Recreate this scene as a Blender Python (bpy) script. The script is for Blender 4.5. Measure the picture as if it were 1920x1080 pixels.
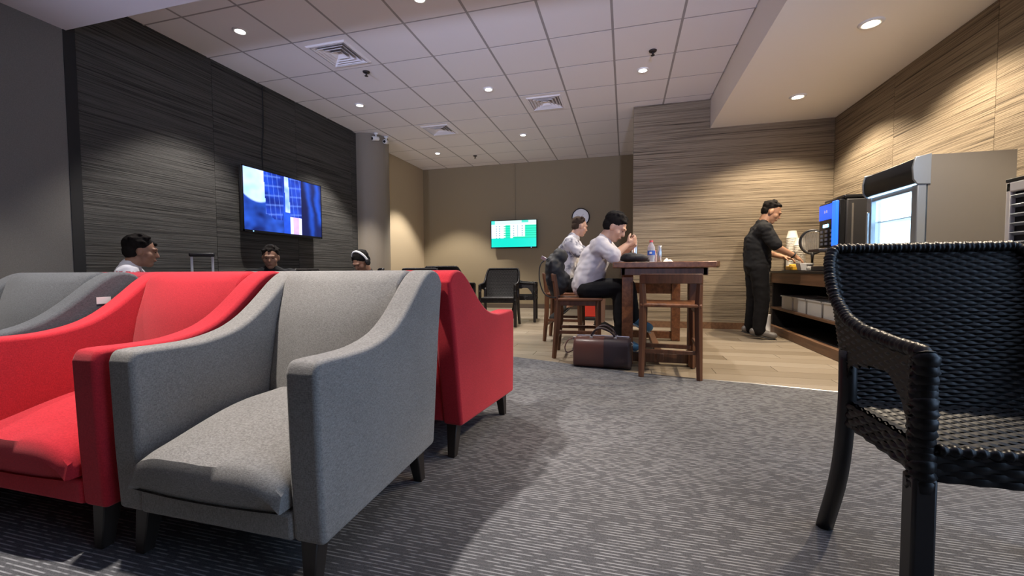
import bpy, bmesh, math, random
from mathutils import Vector, Matrix, Euler, noise
random.seed(7)
for o in list(bpy.data.objects): bpy.data.objects.remove(o)
scene = bpy.context.scene
C = scene.collection
PI = math.pi

# ------------------------------------------------------------------ camera
EYE = Vector((0, 0, 0.79))
FPX = 787.65
CR, CU, CF = Vector((.9656, .2599, -.0060)), Vector((-.0052, .0423, .9991)), Vector((-.2599, .9647, -.0422))
cam = bpy.data.objects.new('camera', bpy.data.cameras.new('camera'))
C.objects.link(cam)
m = Matrix((CR, CU, -CF)).transposed().to_4x4()
m.translation = EYE
cam.matrix_world = m
cam.data.sensor_width = 36
cam.data.lens = FPX * 36 / 1920
cam.data.clip_start = 0.02
scene.camera = cam

# ------------------------------------------------------------------ light and exposure
world = bpy.data.worlds.new('world'); scene.world = world
world.use_nodes = True
world.node_tree.nodes['Background'].inputs[0].default_value = (.45, .64, .95, 1)
world.node_tree.nodes['Background'].inputs[1].default_value = 3.2
vs = scene.view_settings
vs.view_transform = 'Standard'; vs.look = 'None'; vs.gamma = 1; vs.use_curve_mapping = False
vs.exposure = 0.12
DOWN_W = 190          # ceiling downlights
SOFF_W = 180          # downlights over the counter
DOWN_C = (1.0, .93, .86)
WARM_C = (1.0, .83, .62)
UP_W = 760           # added uplights, unseen behind the camera, to brighten the ceiling

# ------------------------------------------------------------------ helpers
def link(o, parent=None):
    C.objects.link(o)
    if parent is not None: o.parent = parent
    return o

def obj(name, bm, mat, parent=None, smooth=False, bevel=0, seg=2, sub=0):
    me = bpy.data.meshes.new(name)
    bmesh.ops.recalc_face_normals(bm, faces=bm.faces)
    bm.to_mesh(me); bm.free()
    if mat: me.materials.append(mat)
    if smooth or bevel:
        for p in me.polygons: p.use_smooth = True
        if bevel or smooth == 'auto':
            try: me.set_sharp_from_angle(angle=math.radians(50))
            except Exception: pass
    o = link(bpy.data.objects.new(name, me), parent)
    if bevel:
        b = o.modifiers.new('bevel', 'BEVEL'); b.width = bevel; b.segments = seg; b.limit_method = 'ANGLE'
        b.harden_normals = False
    if sub:
        s = o.modifiers.new('sub', 'SUBSURF'); s.levels = s.render_levels = sub
    return o

def tag(o, label, cat, group=None):
    o['label'] = label; o['category'] = cat
    if group: o['group'] = group
    return o

def thing(name, label, cat, loc=(0, 0, 0), rz=0, group=None, scale=1):
    o = bpy.data.objects.new(name, None); C.objects.link(o)
    o.location = loc; o.rotation_euler = (0, 0, rz); o.scale = (scale,) * 3
    o.empty_display_size = .05
    return tag(o, label, cat, group)

def struct(o):
    o['kind'] = 'structure'; return o

def dup(root, label, loc, rz=0, group=None, scale=None, swap=None):
    def cp(o, par):
        c = o.copy(); C.objects.link(c); c.parent = par
        if swap and o.type == 'MESH' and o.data.materials and o.data.materials[0] in swap:
            key = (o.data.name, swap[o.data.materials[0]].name)
            if key not in SW:
                d = o.data.copy(); d.materials[0] = swap[o.data.materials[0]]; SW[key] = d
            c.data = SW[key]
        for ch in o.children: cp(ch, c)
        return c
    r = cp(root, None)
    r.location = loc; r.rotation_euler = (0, 0, rz); r['label'] = label
    if group: r['group'] = group
    if scale: r.scale = (scale,) * 3
    return r
SW = {}

def box(bm, c, s, rot=None):
    r = bmesh.ops.create_cube(bm, size=1)
    M = Matrix.Translation(c) @ (rot.to_matrix().to_4x4() if rot else Matrix()) @ Matrix.Diagonal((*s, 1))
    bmesh.ops.transform(bm, matrix=M, verts=r['verts'])
    return r['verts']
def bx(c, s, rot=None):
    bm = bmesh.new(); box(bm, c, s, rot); return bm
def b2(lo, hi):
    return bx([(a + b) / 2 for a, b in zip(lo, hi)], [abs(b - a) for a, b in zip(lo, hi)])

def prism(bm, prof, x0, x1, axis='x'):
    def P(a, b, t):
        return {'x': (t, a, b), 'y': (a, t, b), 'z': (a, b, t)}[axis]
    v0 = [bm.verts.new(P(a, b, x0)) for a, b in prof]
    v1 = [bm.verts.new(P(a, b, x1)) for a, b in prof]
    n = len(prof)
    bm.faces.new(v0); bm.faces.new(v1)
    for i in range(n): bm.faces.new((v0[i], v0[(i + 1) % n], v1[(i + 1) % n], v1[i]))

def tube(bm, pts, rad, seg=8, cap=True, closed=False, flat=1.0):
    pts = [Vector(p) for p in pts]; n = len(pts)
    if not hasattr(rad, '__len__'): rad = [rad] * n
    rings = []; prev = None
    for i, p in enumerate(pts):
        if closed: t = pts[(i + 1) % n] - pts[i - 1]
        else: t = pts[min(i + 1, n - 1)] - pts[max(i - 1, 0)]
        t.normalize()
        if prev is None:
            a = Vector((0, 0, 1)) if abs(t.z) < .9 else Vector((1, 0, 0))
            prev = t.cross(a).normalized()
        s = (prev - t * prev.dot(t)).normalized(); prev = s
        w = t.cross(s)
        rings.append([bm.verts.new(p + (s * math.cos(q) + w * math.sin(q) * flat) * rad[i]) for q in [2 * PI * k / seg for k in range(seg)]])
    for i in range(n if closed else n - 1):
        a, b = rings[i], rings[(i + 1) % n]
        for k in range(seg): bm.faces.new((a[k], a[(k + 1) % seg], b[(k + 1) % seg], b[k]))
    if cap and not closed:
        bm.faces.new(rings[0]); bm.faces.new(rings[-1])
def tb(pts, rad, seg=8, **k):
    bm = bmesh.new(); tube(bm, pts, rad, seg, **k); return bm

def lathe(bm, prof, seg=24, c=(0, 0, 0), cap=True):
    rings = []
    for r, z in prof:
        rings.append([bm.verts.new((c[0] + r * math.cos(2 * PI * k / seg), c[1] + r * math.sin(2 * PI * k / seg), c[2] + z)) for k in range(seg)])
    for a, b in zip(rings, rings[1:]):
        for k in range(seg): bm.faces.new((a[k], a[(k + 1) % seg], b[(k + 1) % seg], b[k]))
    if cap: bm.faces.new(rings[0]); bm.faces.new(rings[-1])
def lt(prof, seg=24, c=(0, 0, 0), cap=True):
    bm = bmesh.new(); lathe(bm, prof, seg, c, cap); return bm

def arc(c, r, a0, a1, n, f):
    return [f(c[0] + r * math.cos(a0 + (a1 - a0) * i / n), c[1] + r * math.sin(a0 + (a1 - a0) * i / n)) for i in range(n + 1)]

def spline(pts, n=8):
    pts = [Vector(p) for p in pts]
    P = [2 * pts[0] - pts[1]] + pts + [2 * pts[-1] - pts[-2]]
    out = []
    for i in range(1, len(P) - 2):
        for k in range(n):
            t = k / n
            out.append(.5 * ((2 * P[i]) + (P[i + 1] - P[i - 1]) * t + (2 * P[i - 1] - 5 * P[i] + 4 * P[i + 1] - P[i + 2]) * t * t + (3 * P[i] - P[i - 1] - 3 * P[i + 1] + P[i + 2]) * t ** 3))
    out.append(pts[-1]); return out

# ------------------------------------------------------------------ materials
def mat(name, col, rough=.6, metal=0, emit=None, es=1, spec=.5, trans=0, alpha=1, coat=0):
    m = bpy.data.materials.new(name); m.use_nodes = True
    b = m.node_tree.nodes['Principled BSDF']
    b.inputs['Base Color'].default_value = (*col, 1)
    b.inputs['Roughness'].default_value = rough
    b.inputs['Metallic'].default_value = metal
    b.inputs['Specular IOR Level'].default_value = spec
    b.inputs['Transmission Weight'].default_value = trans
    b.inputs['Alpha'].default_value = alpha
    b.inputs['Coat Weight'].default_value = coat
    if emit:
        b.inputs['Emission Color'].default_value = (*emit, 1)
        b.inputs['Emission Strength'].default_value = es
    return m
class NT:
    def __init__(s, m): s.m = m; s.n = m.node_tree.nodes; s.l = m.node_tree.links; s.b = s.n['Principled BSDF']
    def add(s, t, **k):
        x = s.n.new(t)
        for a, v in k.items(): setattr(x, a, v)
        return x
    def coords(s, scale, kind='Object', loc=None):
        tc = s.add('ShaderNodeTexCoord'); mp = s.add('ShaderNodeMapping')
        mp.inputs['Scale'].default_value = scale
        s.l.new(tc.outputs[kind], mp.inputs['Vector'])
        return mp
    def noise(s, vec, scale=1, detail=3, rough=.5):
        x = s.add('ShaderNodeTexNoise'); x.inputs['Scale'].default_value = scale
        x.inputs['Detail'].default_value = detail; x.inputs['Roughness'].default_value = rough
        s.l.new(vec, x.inputs['Vector']); return x.outputs['Fac']
    def ramp(s, fac, stops):
        x = s.add('ShaderNodeValToRGB')
        while len(x.color_ramp.elements) < len(stops): x.color_ramp.elements.new(.5)
        for e, (p, c) in zip(x.color_ramp.elements, stops): e.position = p; e.color = (*c, 1)
        s.l.new(fac, x.inputs['Fac']); return x.outputs['Color']
    def mix(s, a, b, fac, mode='MIX'):
        x = s.add('ShaderNodeMix', data_type='RGBA', blend_type=mode)
        for v, i in ((a, 6), (b, 7), (fac, 0)):
            if isinstance(v, (int, float)): x.inputs[i].default_value = v
            elif isinstance(v, tuple): x.inputs[i].default_value = (*v, 1)
            else: s.l.new(v, x.inputs[i])
        return x.outputs[2]
    def color(s, c): s.l.new(c, s.b.inputs['Base Color'])
    def bump(s, h, strength=.3, dist=.01):
        x = s.add('ShaderNodeBump'); x.inputs['Strength'].default_value = strength; x.inputs['Distance'].default_value = dist
        s.l.new(h, x.inputs['Height']); s.l.new(x.outputs[0], s.b.inputs['Normal'])

def fabric(name, c1, c2, sc=1):
    m = mat(name, c1, .95, spec=.15); t = NT(m)
    a = t.noise(t.coords((900 * sc, 900 * sc, 140 * sc)).outputs[0], 1, 2)
    b = t.noise(t.coords((140 * sc, 140 * sc, 900 * sc)).outputs[0], 1, 2)
    f = t.mix(a, b, .5)
    big = t.noise(t.coords((5, 5, 5)).outputs[0], 1, 3)
    col = t.ramp(f, [(.38, c2), (.62, c1)])
    t.color(t.mix(col, (0, 0, 0), t.ramp(big, [(.4, (0, 0, 0)), (.8, (.14, .14, .14))])))
    t.bump(f, .25, .002)
    t.b.inputs['Sheen Weight'].default_value = .12
    t.b.inputs['Sheen Roughness'].default_value = .5
    return m
M_GREY = fabric('grey_upholstery', (.33, .315, .295), (.17, .16, .15))
M_DGREY = fabric('blue_grey_upholstery', (.12, .125, .135), (.06, .062, .067))
M_RED = fabric('red_upholstery', (.60, .032, .046), (.42, .020, .030))
M_MAROON = fabric('maroon_upholstery', (.40, .022, .040), (.26, .015, .026))

def wood(name, c1, c2, rough=.45, axis=0, sc=1):
    m = mat(name, c1, rough); t = NT(m)
    s = [30 * sc, 30 * sc, 30 * sc]; s[axis] = 2 * sc
    n = t.noise(t.coords(s).outputs[0], 1, 5, .6)
    t.color(t.ramp(n, [(.3, c2), (.7, c1)])); t.bump(n, .1, .003)
    return m
M_DKWOOD = wood('dark_brown_wood', (.15, .062, .030), (.060, .024, .012), .4, 2)
M_TOPWOOD = wood('table_wood', (.26, .105, .045), (.10, .036, .016), .35, 1)
M_CTRWOOD = wood('counter_wood', (.20, .105, .055), (.10, .05, .026), .5, 1)
M_LEG = wood('espresso_leg_wood', (.035, .026, .020), (.015, .011, .009), .45, 2)
M_BLACK = mat('black_plastic', (.012, .012, .014), .4)
M_BLACKM = mat('black_matte', (.010, .010, .011), .8)
M_GLOSSBLK = mat('gloss_black', (.010, .011, .014), .12)
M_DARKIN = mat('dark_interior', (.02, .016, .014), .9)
M_CHROME = mat('brushed_steel', (.62, .63, .65), .28, 1)
M_WHITEP = mat('white_plastic', (.78, .78, .78), .45)
M_TILE = mat('ceiling_tile_white', (.84, .82, .84), .95, spec=.1)
t = NT(M_TILE); nn = t.noise(t.coords((90, 90, 90)).outputs[0], 1, 3); t.bump(nn, .15, .003)
M_GRID = mat('ceiling_grid_grey', (.36, .345, .355), .6)
M_SOFF = mat('soffit_paint', (.93, .90, .86), .42, spec=.35)
t = NT(M_SOFF); nn = t.noise(t.coords((3, 1.2, 3)).outputs[0], 1, 2); t.bump(nn, .10, .06)
M_BULK = mat('bulkhead_paint', (.66, .63, .66), .9)

# grasscloth wall covering
def grass(name, dark, mid, lite):
    m = mat(name, mid, .75, spec=.25); t = NT(m)
    oi = t.add('ShaderNodeObjectInfo')
    tc = t.add('ShaderNodeTexCoord')
    off = t.add('ShaderNodeVectorMath', operation='MULTIPLY_ADD')
    comb = t.add('ShaderNodeCombineXYZ')
    for i in range(3): t.l.new(oi.outputs['Random'], comb.inputs[i])
    t.l.new(comb.outputs[0], off.inputs[0]); off.inputs[1].default_value = (7, 5, .21); t.l.new(tc.outputs['Object'], off.inputs[2])
    def vec(s):
        mp = t.add('ShaderNodeMapping'); mp.inputs['Scale'].default_value = s
        t.l.new(off.outputs[0], mp.inputs['Vector']); return mp.outputs[0]
    a = t.noise(vec((.8, .8, 92)), 1, 4, .62)
    b = t.noise(vec((2.2, 2.2, 300)), 1, 3, .6)
    c = t.noise(vec((.5, .5, 34)), 1, 2, .5)
    f = t.mix(a, b, .38); f = t.mix(f, c, .12)
    t.color(t.ramp(f, [(.37, dark), (.455, mid), (.56, lite), (.68, mid)]))
    t.bump(f, .9, .02)
    return m
M_GRASS = grass('woven_grass_wallcovering', (.032, .024, .016), (.20, .157, .110), (.33, .27, .19))
M_GRASSL = grass('grey_grass_wallcovering', (.009, .009, .009), (.050, .0485, .046), (.098, .095, .089))
def paint(name, c, v=.06):
    m = mat(name, c, .8, spec=.25); t = NT(m)
    n = t.noise(t.coords((160, 160, 160)).outputs[0], 1, 3)
    t.color(t.ramp(n, [(.3, tuple(x * (1 - v * 2) for x in c)), (.7, tuple(x * (1 + v) for x in c))])); t.bump(n, .12, .004)
    return m
M_BEIGE = paint('beige_wall_paint', (.47, .375, .245))
M_BROWNW = paint('taupe_wall_paint', (.27, .215, .132))
M_LEFTP = paint('grey_wall_paint', (.16, .152, .14))
M_COLUMN = paint('column_paint', (.26, .225, .18), .03); M_COLUMN.node_tree.nodes['Principled BSDF'].inputs['Roughness'].default_value = .38
M_BASE = mat('dark_baseboard', (.09, .065, .045), .6)

# carpet: fine staggered dashes running across the room
M_CARPET = mat('loop_pile_carpet', (.2, .2, .2), 1, spec=.05); t = NT(M_CARPET)
cm = t.coords((1, 1, 1)); sep = t.add('ShaderNodeSeparateXYZ'); t.l.new(cm.outputs[0], sep.inputs[0])
def mth(op, a, b=0.0):
    x = t.add('ShaderNodeMath', operation=op)
    for i, v in enumerate((a, b)):
        if isinstance(v, (int, float)): x.inputs[i].default_value = v
        else: t.l.new(v, x.inputs[i])
    return x.outputs[0]
wob = t.noise(t.coords((9, 9, 9)).outputs[0], 1, 1)
yy = mth('ADD', mth('MULTIPLY', sep.outputs[1], 1 / .0125), mth('MULTIPLY', wob, .12))
row = mth('FLOOR', yy); fr = mth('SUBTRACT', yy, row)
vec_ = t.add('ShaderNodeCombineXYZ')
wn = t.add('ShaderNodeTexWhiteNoise', noise_dimensions='1D'); t.l.new(row, wn.inputs['W'])
t.l.new(mth('ADD', mth('MULTIPLY', sep.outputs[0], 21), mth('MULTIPLY', wn.outputs[0], 300)), vec_.inputs[0]); t.l.new(mth('MULTIPLY', wn.outputs[0], 170), vec_.inputs[1])
dash = t.ramp(t.noise(vec_.outputs[0], 1, 1), [(.42, (.10, .10, .10)), (.54, (1, 1, 1))])
line = t.ramp(fr, [(.08, (0, 0, 0)), (.20, (1, 1, 1)), (.38, (1, 1, 1)), (.52, (0, 0, 0))])
both = t.mix(dash, line, 1.0, 'MULTIPLY')
fine = t.noise(t.coords((450, 450, 450)).outputs[0], 1, 2)
stain = t.noise(t.coords((2.6, 2.6, 2.6)).outputs[0], 1, 4)
base_ = t.ramp(fine, [(.3, (.062, .062, .066)), (.7, (.122, .121, .129))])
c1 = t.mix(base_, (.305, .305, .315), both)
t.color(t.mix(c1, (.08, .078, .078), t.ramp(stain, [(.45, (0, 0, 0)), (.85, (.45, .45, .45))])))
t.bump(both, .4, .003)

M_PLANK = mat('pale_wood_plank', (.45, .35, .24), .42); t = NT(M_PLANK)
oi = t.add('ShaderNodeObjectInfo')
pn = t.noise(t.coords((1.6, 26, 1)).outputs[0], 1, 5, .6)
pc = t.ramp(pn, [(.25, (.16, .125, .085)), (.5, (.26, .21, .15)), (.75, (.33, .275, .21))])
t.color(t.mix(pc, t.ramp(oi.outputs['Random'], [(0, (.15, .115, .075)), (.5, (.28, .23, .17)), (1, (.36, .31, .245))]), .45))

# ------------------------------------------------------------------ room shell
XL, XR, YB, YS, ZC = -4.17, 2.46, 8.5, 6.04, 2.996
ZS, ZBK = 2.625, 2.655           # counter soffit, bulkhead
Y0 = -2.6
floor = struct(obj('floor', b2((-4.5, Y0, -.12), (4.6, 8.7, -.006)), M_BASE))
# carpet
edge = [(-4.4, 4.30), (-2.6, 4.0), (-1.7, 3.84), (-1.0, 3.69), (-.42, 3.50), (.11, 3.31), (.55, 3.225), (.82, 3.195), (1.37, 3.09), (1.9, 3.0), (2.6, 2.9)]
bm = bmesh.new()
prism(bm, [(-4.4, Y0), (4.55, Y0), (4.55, 2.9)] + edge[::-1], -.006, .001, 'z')
carpet = obj('carpet', bm, M_CARPET, floor)
# planks
def edge_y(x):
    for (x0, y0), (x1, y1) in zip(edge, edge[1:]):
        if x0 <= x <= x1: return y0 + (y1 - y0) * (x - x0) / (x1 - x0)
    return 3
pm = None; PL, PW = 1.22, .182
j = 0; y = 2.90
while y < YB:
    x = -4.4 + (j * .47) % PL - PL
    while x < XR:
        a, b = max(x, -4.4), min(x + PL, 2.5)
        if b - a > .05 and y + PW > min(edge_y(max(a, -4.39)), edge_y(b)) - .02:
            y1 = min(y + PW, YB + .05)
            if pm is None:
                pm = bpy.data.meshes.new('plank'); q = bx((.5, .5, -.006), (.997, .984, .008))
                q.to_mesh(pm); q.free(); pm.materials.append(M_PLANK)
            o = link(bpy.data.objects.new('plank', pm), floor)
            o.location = (a, y, 0); o.scale = (b - a, y1 - y, 1)
        x += PL
    y += PW; j += 1
struct(obj('trim_1', tb([(x, y + .0, .003) for x, y in edge[5:]], .006, 6, flat=.4), M_CHROME))

def wall(name, lo, hi, m): return struct(obj(name, b2(lo, hi), m))
wall_left = wall('wall_left', (XL - .25, Y0, 0), (XL - .012, 6.0, ZC + .1), M_LEFTP)
obj('painted_panel', b2((XL - .012, Y0, 0), (XL, 2.29, ZBK)), M_LEFTP, wall_left)
struct(obj('trim_2', b2((XL - .012, 2.29, 0), (XL + .004, 2.365, ZC)), M_BLACKM))
ys = [2.365, 3.50, 4.65, 5.80, 5.965]
for a, b in zip(ys, ys[1:]):
    obj('panel', b2((XL - .012, a + .0015, .08), (XL, b - .0015, ZC - .001)), M_GRASSL, wall_left, bevel=.002, seg=1)
struct(obj('baseboard_left', b2((XL - .012, 2.365, 0), (XL + .012, 5.96, .08)), M_BASE))
wall('wall_left_rear', (-4.6, 6.0, 0), (-4.30, YB, ZC + .1), M_BEIGE)
wall('wall_back', (-4.6, YB, 0), (2.8, YB + .2, ZC + .1), M_BROWNW)
struct(obj('baseboard_back', b2((-4.30, YB - .014, 0), (2.4, YB, .09)), M_BASE))
ws = wall('wall_stub', (.10, YS + .012, 0), (XR, YS + .17, ZC), M_BROWNW)
bm = bmesh.new(); prism(bm, [(.10, .085), (XR - .001, .085), (XR - .001, ZS - .001), (1.058, ZS - .001), (1.058, ZC - .001), (.10, ZC - .001)], YS, YS + .012, 'y')
obj('wallcovering', bm, M_GRASS, ws)
struct(obj('baseboard_stub', b2((.10, YS - .008, 0), (XR - .66, YS + .012, .085)), M_CTRWOOD))
wall('wall_right_front', (XR, Y0, 0), (XR + .25, -.4, ZC + .1), M_BROWNW)
wr = wall('wall_right', (XR + .012, 1.9, 0), (XR + .25, YB, ZC + .1), M_BROWNW)
ys = [1.9, 2.567, 3.717, 4.867, 6.04]
for a, b in zip(ys, ys[1:]):
    obj('panel', b2((XR, a + .0015, .0), (XR + .012, b - .0015, ZS - .001)), M_GRASS, wr, bevel=.002, seg=1)
wall('wall_rear', (-4.5, Y0 - .2, 0), (XR + .25, Y0, ZC + .1), M_BROWNW)
# column, half round, standing against the left wall
col = struct(obj('wall_column', lt([(.33, 0), (.33, ZC)], 48, (-4.165, 6.26, 0)), M_COLUMN, smooth='auto'))

# ceiling
ceiling = struct(obj('ceiling', b2((-4.6, Y0, ZC + .02), (XR + .25, YB + .2, ZC + .12)), M_GRID))
GX, GY, T = -.1217, 4.0674, .6
xs = [XL] + [GX + i * T for i in range(-6, 2)] + [1.06]
yr = [2.31] + [GY + j * T for j in range(-2, 8)] + [YB]
xsb = [-4.30] + xs[1:]
VENT = {(2, 2), (5, 5), (2, 6)}
tm = bpy.data.meshes.new('ceiling_tile'); q = bx((0, 0, .012), (1, 1, .02)); q.to_mesh(tm); q.free(); tm.materials.append(M_TILE)
cells = {}
for i in range(len(xs) - 1):
    for j in range(len(yr) - 1):
        x0, x1 = xs[i], xs[i + 1]
        if i == 0 and yr[j] > 5.8: x0 = -4.30
        y0, y1 = yr[j], yr[j + 1]
        cells[(i, j)] = ((x0 + x1) / 2, (y0 + y1) / 2)
        if (i, j) in VENT: continue
        o = link(bpy.data.objects.new('ceiling_tile', tm), ceiling)
        o.location = ((x0 + x1) / 2, (y0 + y1) / 2, ZC); o.scale = (x1 - x0 - .022, y1 - y0 - .016, 1)
for i, x in enumerate(xs[1:-1]):
    obj('grid_bar', b2((x - .011, 2.31, ZC + .001), (x + .011, YB, ZC + .02)), M_GRID, ceiling)
for y in yr[1:-1]:
    obj('grid_bar', b2((-4.3, y - .008, ZC + .003), (1.06, y + .008, ZC + .02)), M_GRID, ceiling)
soffit = struct(obj('ceiling_soffit', b2((1.06, Y0, ZS), (XR + .012, YS, ZC + .02)), M_SOFF))
bulk = struct(obj('ceiling_bulkhead', b2((XL - .012, Y0, ZBK), (1.06, 2.31, ZC + .02)), M_BULK))

# ------------------------------------------------------------------ ceiling fittings
M_RING = mat('downlight_ring', (.80, .80, .80), .4)
M_LENS = mat('downlight_lens', (1, 1, 1), .5, emit=(1, .95, .88), es=40)
M_LENSW = mat('warm_downlight_lens', (1, 1, 1), .5, emit=(1, .86, .62), es=40)
def downlight(x, y, z, label, watts, colr, lens, group, cone=84):
    t = thing('downlight', label, 'ceiling light', (x, y, z), group=group, scale=1.65 if x > 1 else 1.3)
    obj('trim_ring', lt([(.030, .001), (.033, -.006), (.044, -.007), (.050, .0), (.050, .004), (.030, .004)], 28, cap=False), M_RING, t, smooth=True)
    obj('lens', lt([(.0305, -.002), (.020, -.004), (.001, -.0045)], 24), lens, t, smooth=True)
    l = bpy.data.lights.new('lamp', 'SPOT'); l.energy = watts; l.color = colr; l.spot_size = math.radians(cone); l.spot_blend = .4
    l.shadow_soft_size = .035
    lo = link(bpy.data.objects.new('lamp', l), t); lo.location = (0, 0, -.02)
G = 'recessed ceiling downlights'
for (x, y, lab) in [(-3.42, 3.167, 'bright round downlight in the ceiling above the wall television'),
                    (-1.62, 3.187, 'round downlight at the top edge of the picture right of the big air vent'),
                    (-3.42, 4.967, 'small round downlight in the tiles past the big air vent along the dark wall'),
                    (-1.62, 4.967, 'round downlight in the middle of the tiled ceiling'),
                    (.178, 4.967, 'round downlight in the tiles nearest the wooden bar table'),
                    (-3.42, 7.367, 'far round downlight in the ceiling by the beige rear corner'),
                    (-1.62, 6.767, 'far round downlight in the ceiling in front of the green screen')]:
    downlight(x, y, ZC, lab, DOWN_W * (1.9 if y > 7 else 1.5 if x < -3 and y > 4 else .6 if x > 0 else 1), DOWN_C, M_LENS, G)
downlight(.178, 3.167, ZC, 'round downlight in the ceiling just above the picture, over the carpet edge', DOWN_W * .25, DOWN_C, M_LENS, G)
for x, n in ((-3.42, 'left'), (-1.62, 'right')):
    downlight(x, .98, ZBK, 'round downlight in the low front ceiling, %s one, above the picture' % n, DOWN_W * (1.6 if x > -2 else .45), DOWN_C, M_LENS, G)
for y, lab in ((3.82, 'warm downlight in the soffit, the one nearer the camera'), (5.205, 'warm downlight in the soffit, the one nearer the man at the counter'), (2.43, 'unseen warm downlight added in the soffit, just above the picture')):
    downlight(1.77, y, ZS, lab, SOFF_W, WARM_C, M_LENSW, 'soffit downlights', 102 if y < 3 else 130)  # nearest soffit downlight is unseen, added to carry on the row

M_UPL = mat('added_uplight_glow', (1, 1, 1), .5, emit=(.72, .80, 1), es=12)  # unseen uplights on stands, added only to brighten the ceiling
for x, y, ax, lab in ((-2.7, -1.3, -2.4, 'added cool white ceiling fill uplight, unseen behind the camera, left one'), (.75, -1.7, -.5, 'added cool white ceiling fill uplight, unseen behind the camera, right one')):
    t = thing('added_uplight', lab, 'lamp', (x, y, 0), group='added ceiling fill uplights')
    obj('base', lt([(.15, 0), (.15, .015), (.02, .03)], 28), M_BLACK, t, smooth='auto')
    obj('pole', lt([(.014, .02), (.014, 1.40)], 12), M_BLACK, t, smooth='auto')
    obj('bowl', lt([(.02, 1.38), (.10, 1.42), (.16, 1.50), (.155, 1.50), (.095, 1.43), (.02, 1.40)], 28, cap=False), M_BLACK, t, smooth=True)
    obj('bulb', lt([(.001, 1.40), (.04, 1.42), (.05, 1.45), (.001, 1.49)], 16), M_UPL, t, smooth=True)
    l = bpy.data.lights.new('lamp', 'SPOT'); l.energy = UP_W * (.6 if x < 0 else 1); l.color = (.62, .68, 1); l.spot_size = math.radians(56); l.spot_blend = 1; l.shadow_soft_size = .1
    lo = link(bpy.data.objects.new('lamp', l), t); lo.location = (0, 0, 1.56)
    lo.rotation_euler = (Vector((ax, 4.9, 3.25)) - Vector((x, y, 1.56))).to_track_quat('-Z', 'Y').to_euler()

for k, lab in (((2, 2), 'large square air vent in the ceiling nearest the camera'), ((5, 5), 'square air vent in the middle of the tiled ceiling'), ((2, 6), 'far square air vent in the ceiling near the column')):
    cx, cy = cells[k]
    t = thing('ceiling_vent', lab, 'air vent', (cx, cy, ZC), group='ceiling air vents')
    bm = bmesh.new()
    def ring(bm, o, i, zo, zi, th=.004):
        v = [bm.verts.new((sx * o, sy * o, zo)) for sx, sy in ((-1, -1), (1, -1), (1, 1), (-1, 1))]
        w = [bm.verts.new((sx * i, sy * i, zi)) for sx, sy in ((-1, -1), (1, -1), (1, 1), (-1, 1))]
        for n in range(4): bm.faces.new((v[n], v[(n + 1) % 4], w[(n + 1) % 4], w[n]))
    ring(bm, .292, .225, -.001, -.001); ring(bm, .225, .212, -.001, -.012); ring(bm, .212, .200, -.012, -.012); ring(bm, .200, .19, -.012, .05)
    f = obj('frame', bm, M_TILE, t); f.modifiers.new('s', 'SOLIDIFY').thickness = .003
    obj('duct', bx((0, 0, .10), (.40, .40, .02)), M_BLACKM, t)
    for o_, i_, in ((.185, .155), (.150, .115), (.110, .072), (.066, .010)):
        bm = bmesh.new(); ring(bm, o_, i_, -.010, .030)
        f = obj('louver', bm, M_TILE, t); f.modifiers.new('s', 'SOLIDIFY').thickness = .002
M_SPR = mat('sprinkler_bronze', (.05, .04, .04), .4, .6)
for x, y, lab in ((-2.78, 4.17, 'dark sprinkler head hanging beside the large air vent'), (.258, 4.561, 'dark sprinkler head in the ceiling near the soffit'), (-2.80, 7.722, 'tiny far sprinkler head near the rear wall')):
    t = thing('sprinkler_head', lab, 'sprinkler', (x, y, ZC), group='ceiling sprinklers')
    obj('escutcheon', lt([(.040, 0), (.036, -.010), (.016, -.016), (.014, -.016)], 16), M_SPR, t, smooth=True)
    obj('stem', lt([(.010, -.014), (.009, -.045)], 10), M_SPR, t)
    obj('deflector', lt([(.020, -.045), (.020, -.048)], 12), M_SPR, t)
# cctv
for x, y, rz, lab in ((-3.86, 6.02, -.5, 'small white security camera on top of the column, left one'), (-3.80, 6.22, .1, 'small white security camera on top of the column, right one')):
    t = thing('security_camera', lab, 'camera', (x, y, ZC - .01), rz, group='security cameras')
    obj('mount', lt([(.035, .008), (.035, -.01), (.012, -.02), (.012, -.05)], 16), M_WHITEP, t, smooth=True)
    obj('housing', tb([(0, .05, -.07), (0, .04, -.072), (0, -.06, -.088), (0, -.065, -.089)], [.02, .034, .034, .028], 16), M_WHITEP, t, smooth=True)
    obj('lens', tb([(0, -.066, -.0892), (0, -.070, -.0898)], .022, 14), M_GLOSSBLK, t)

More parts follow.
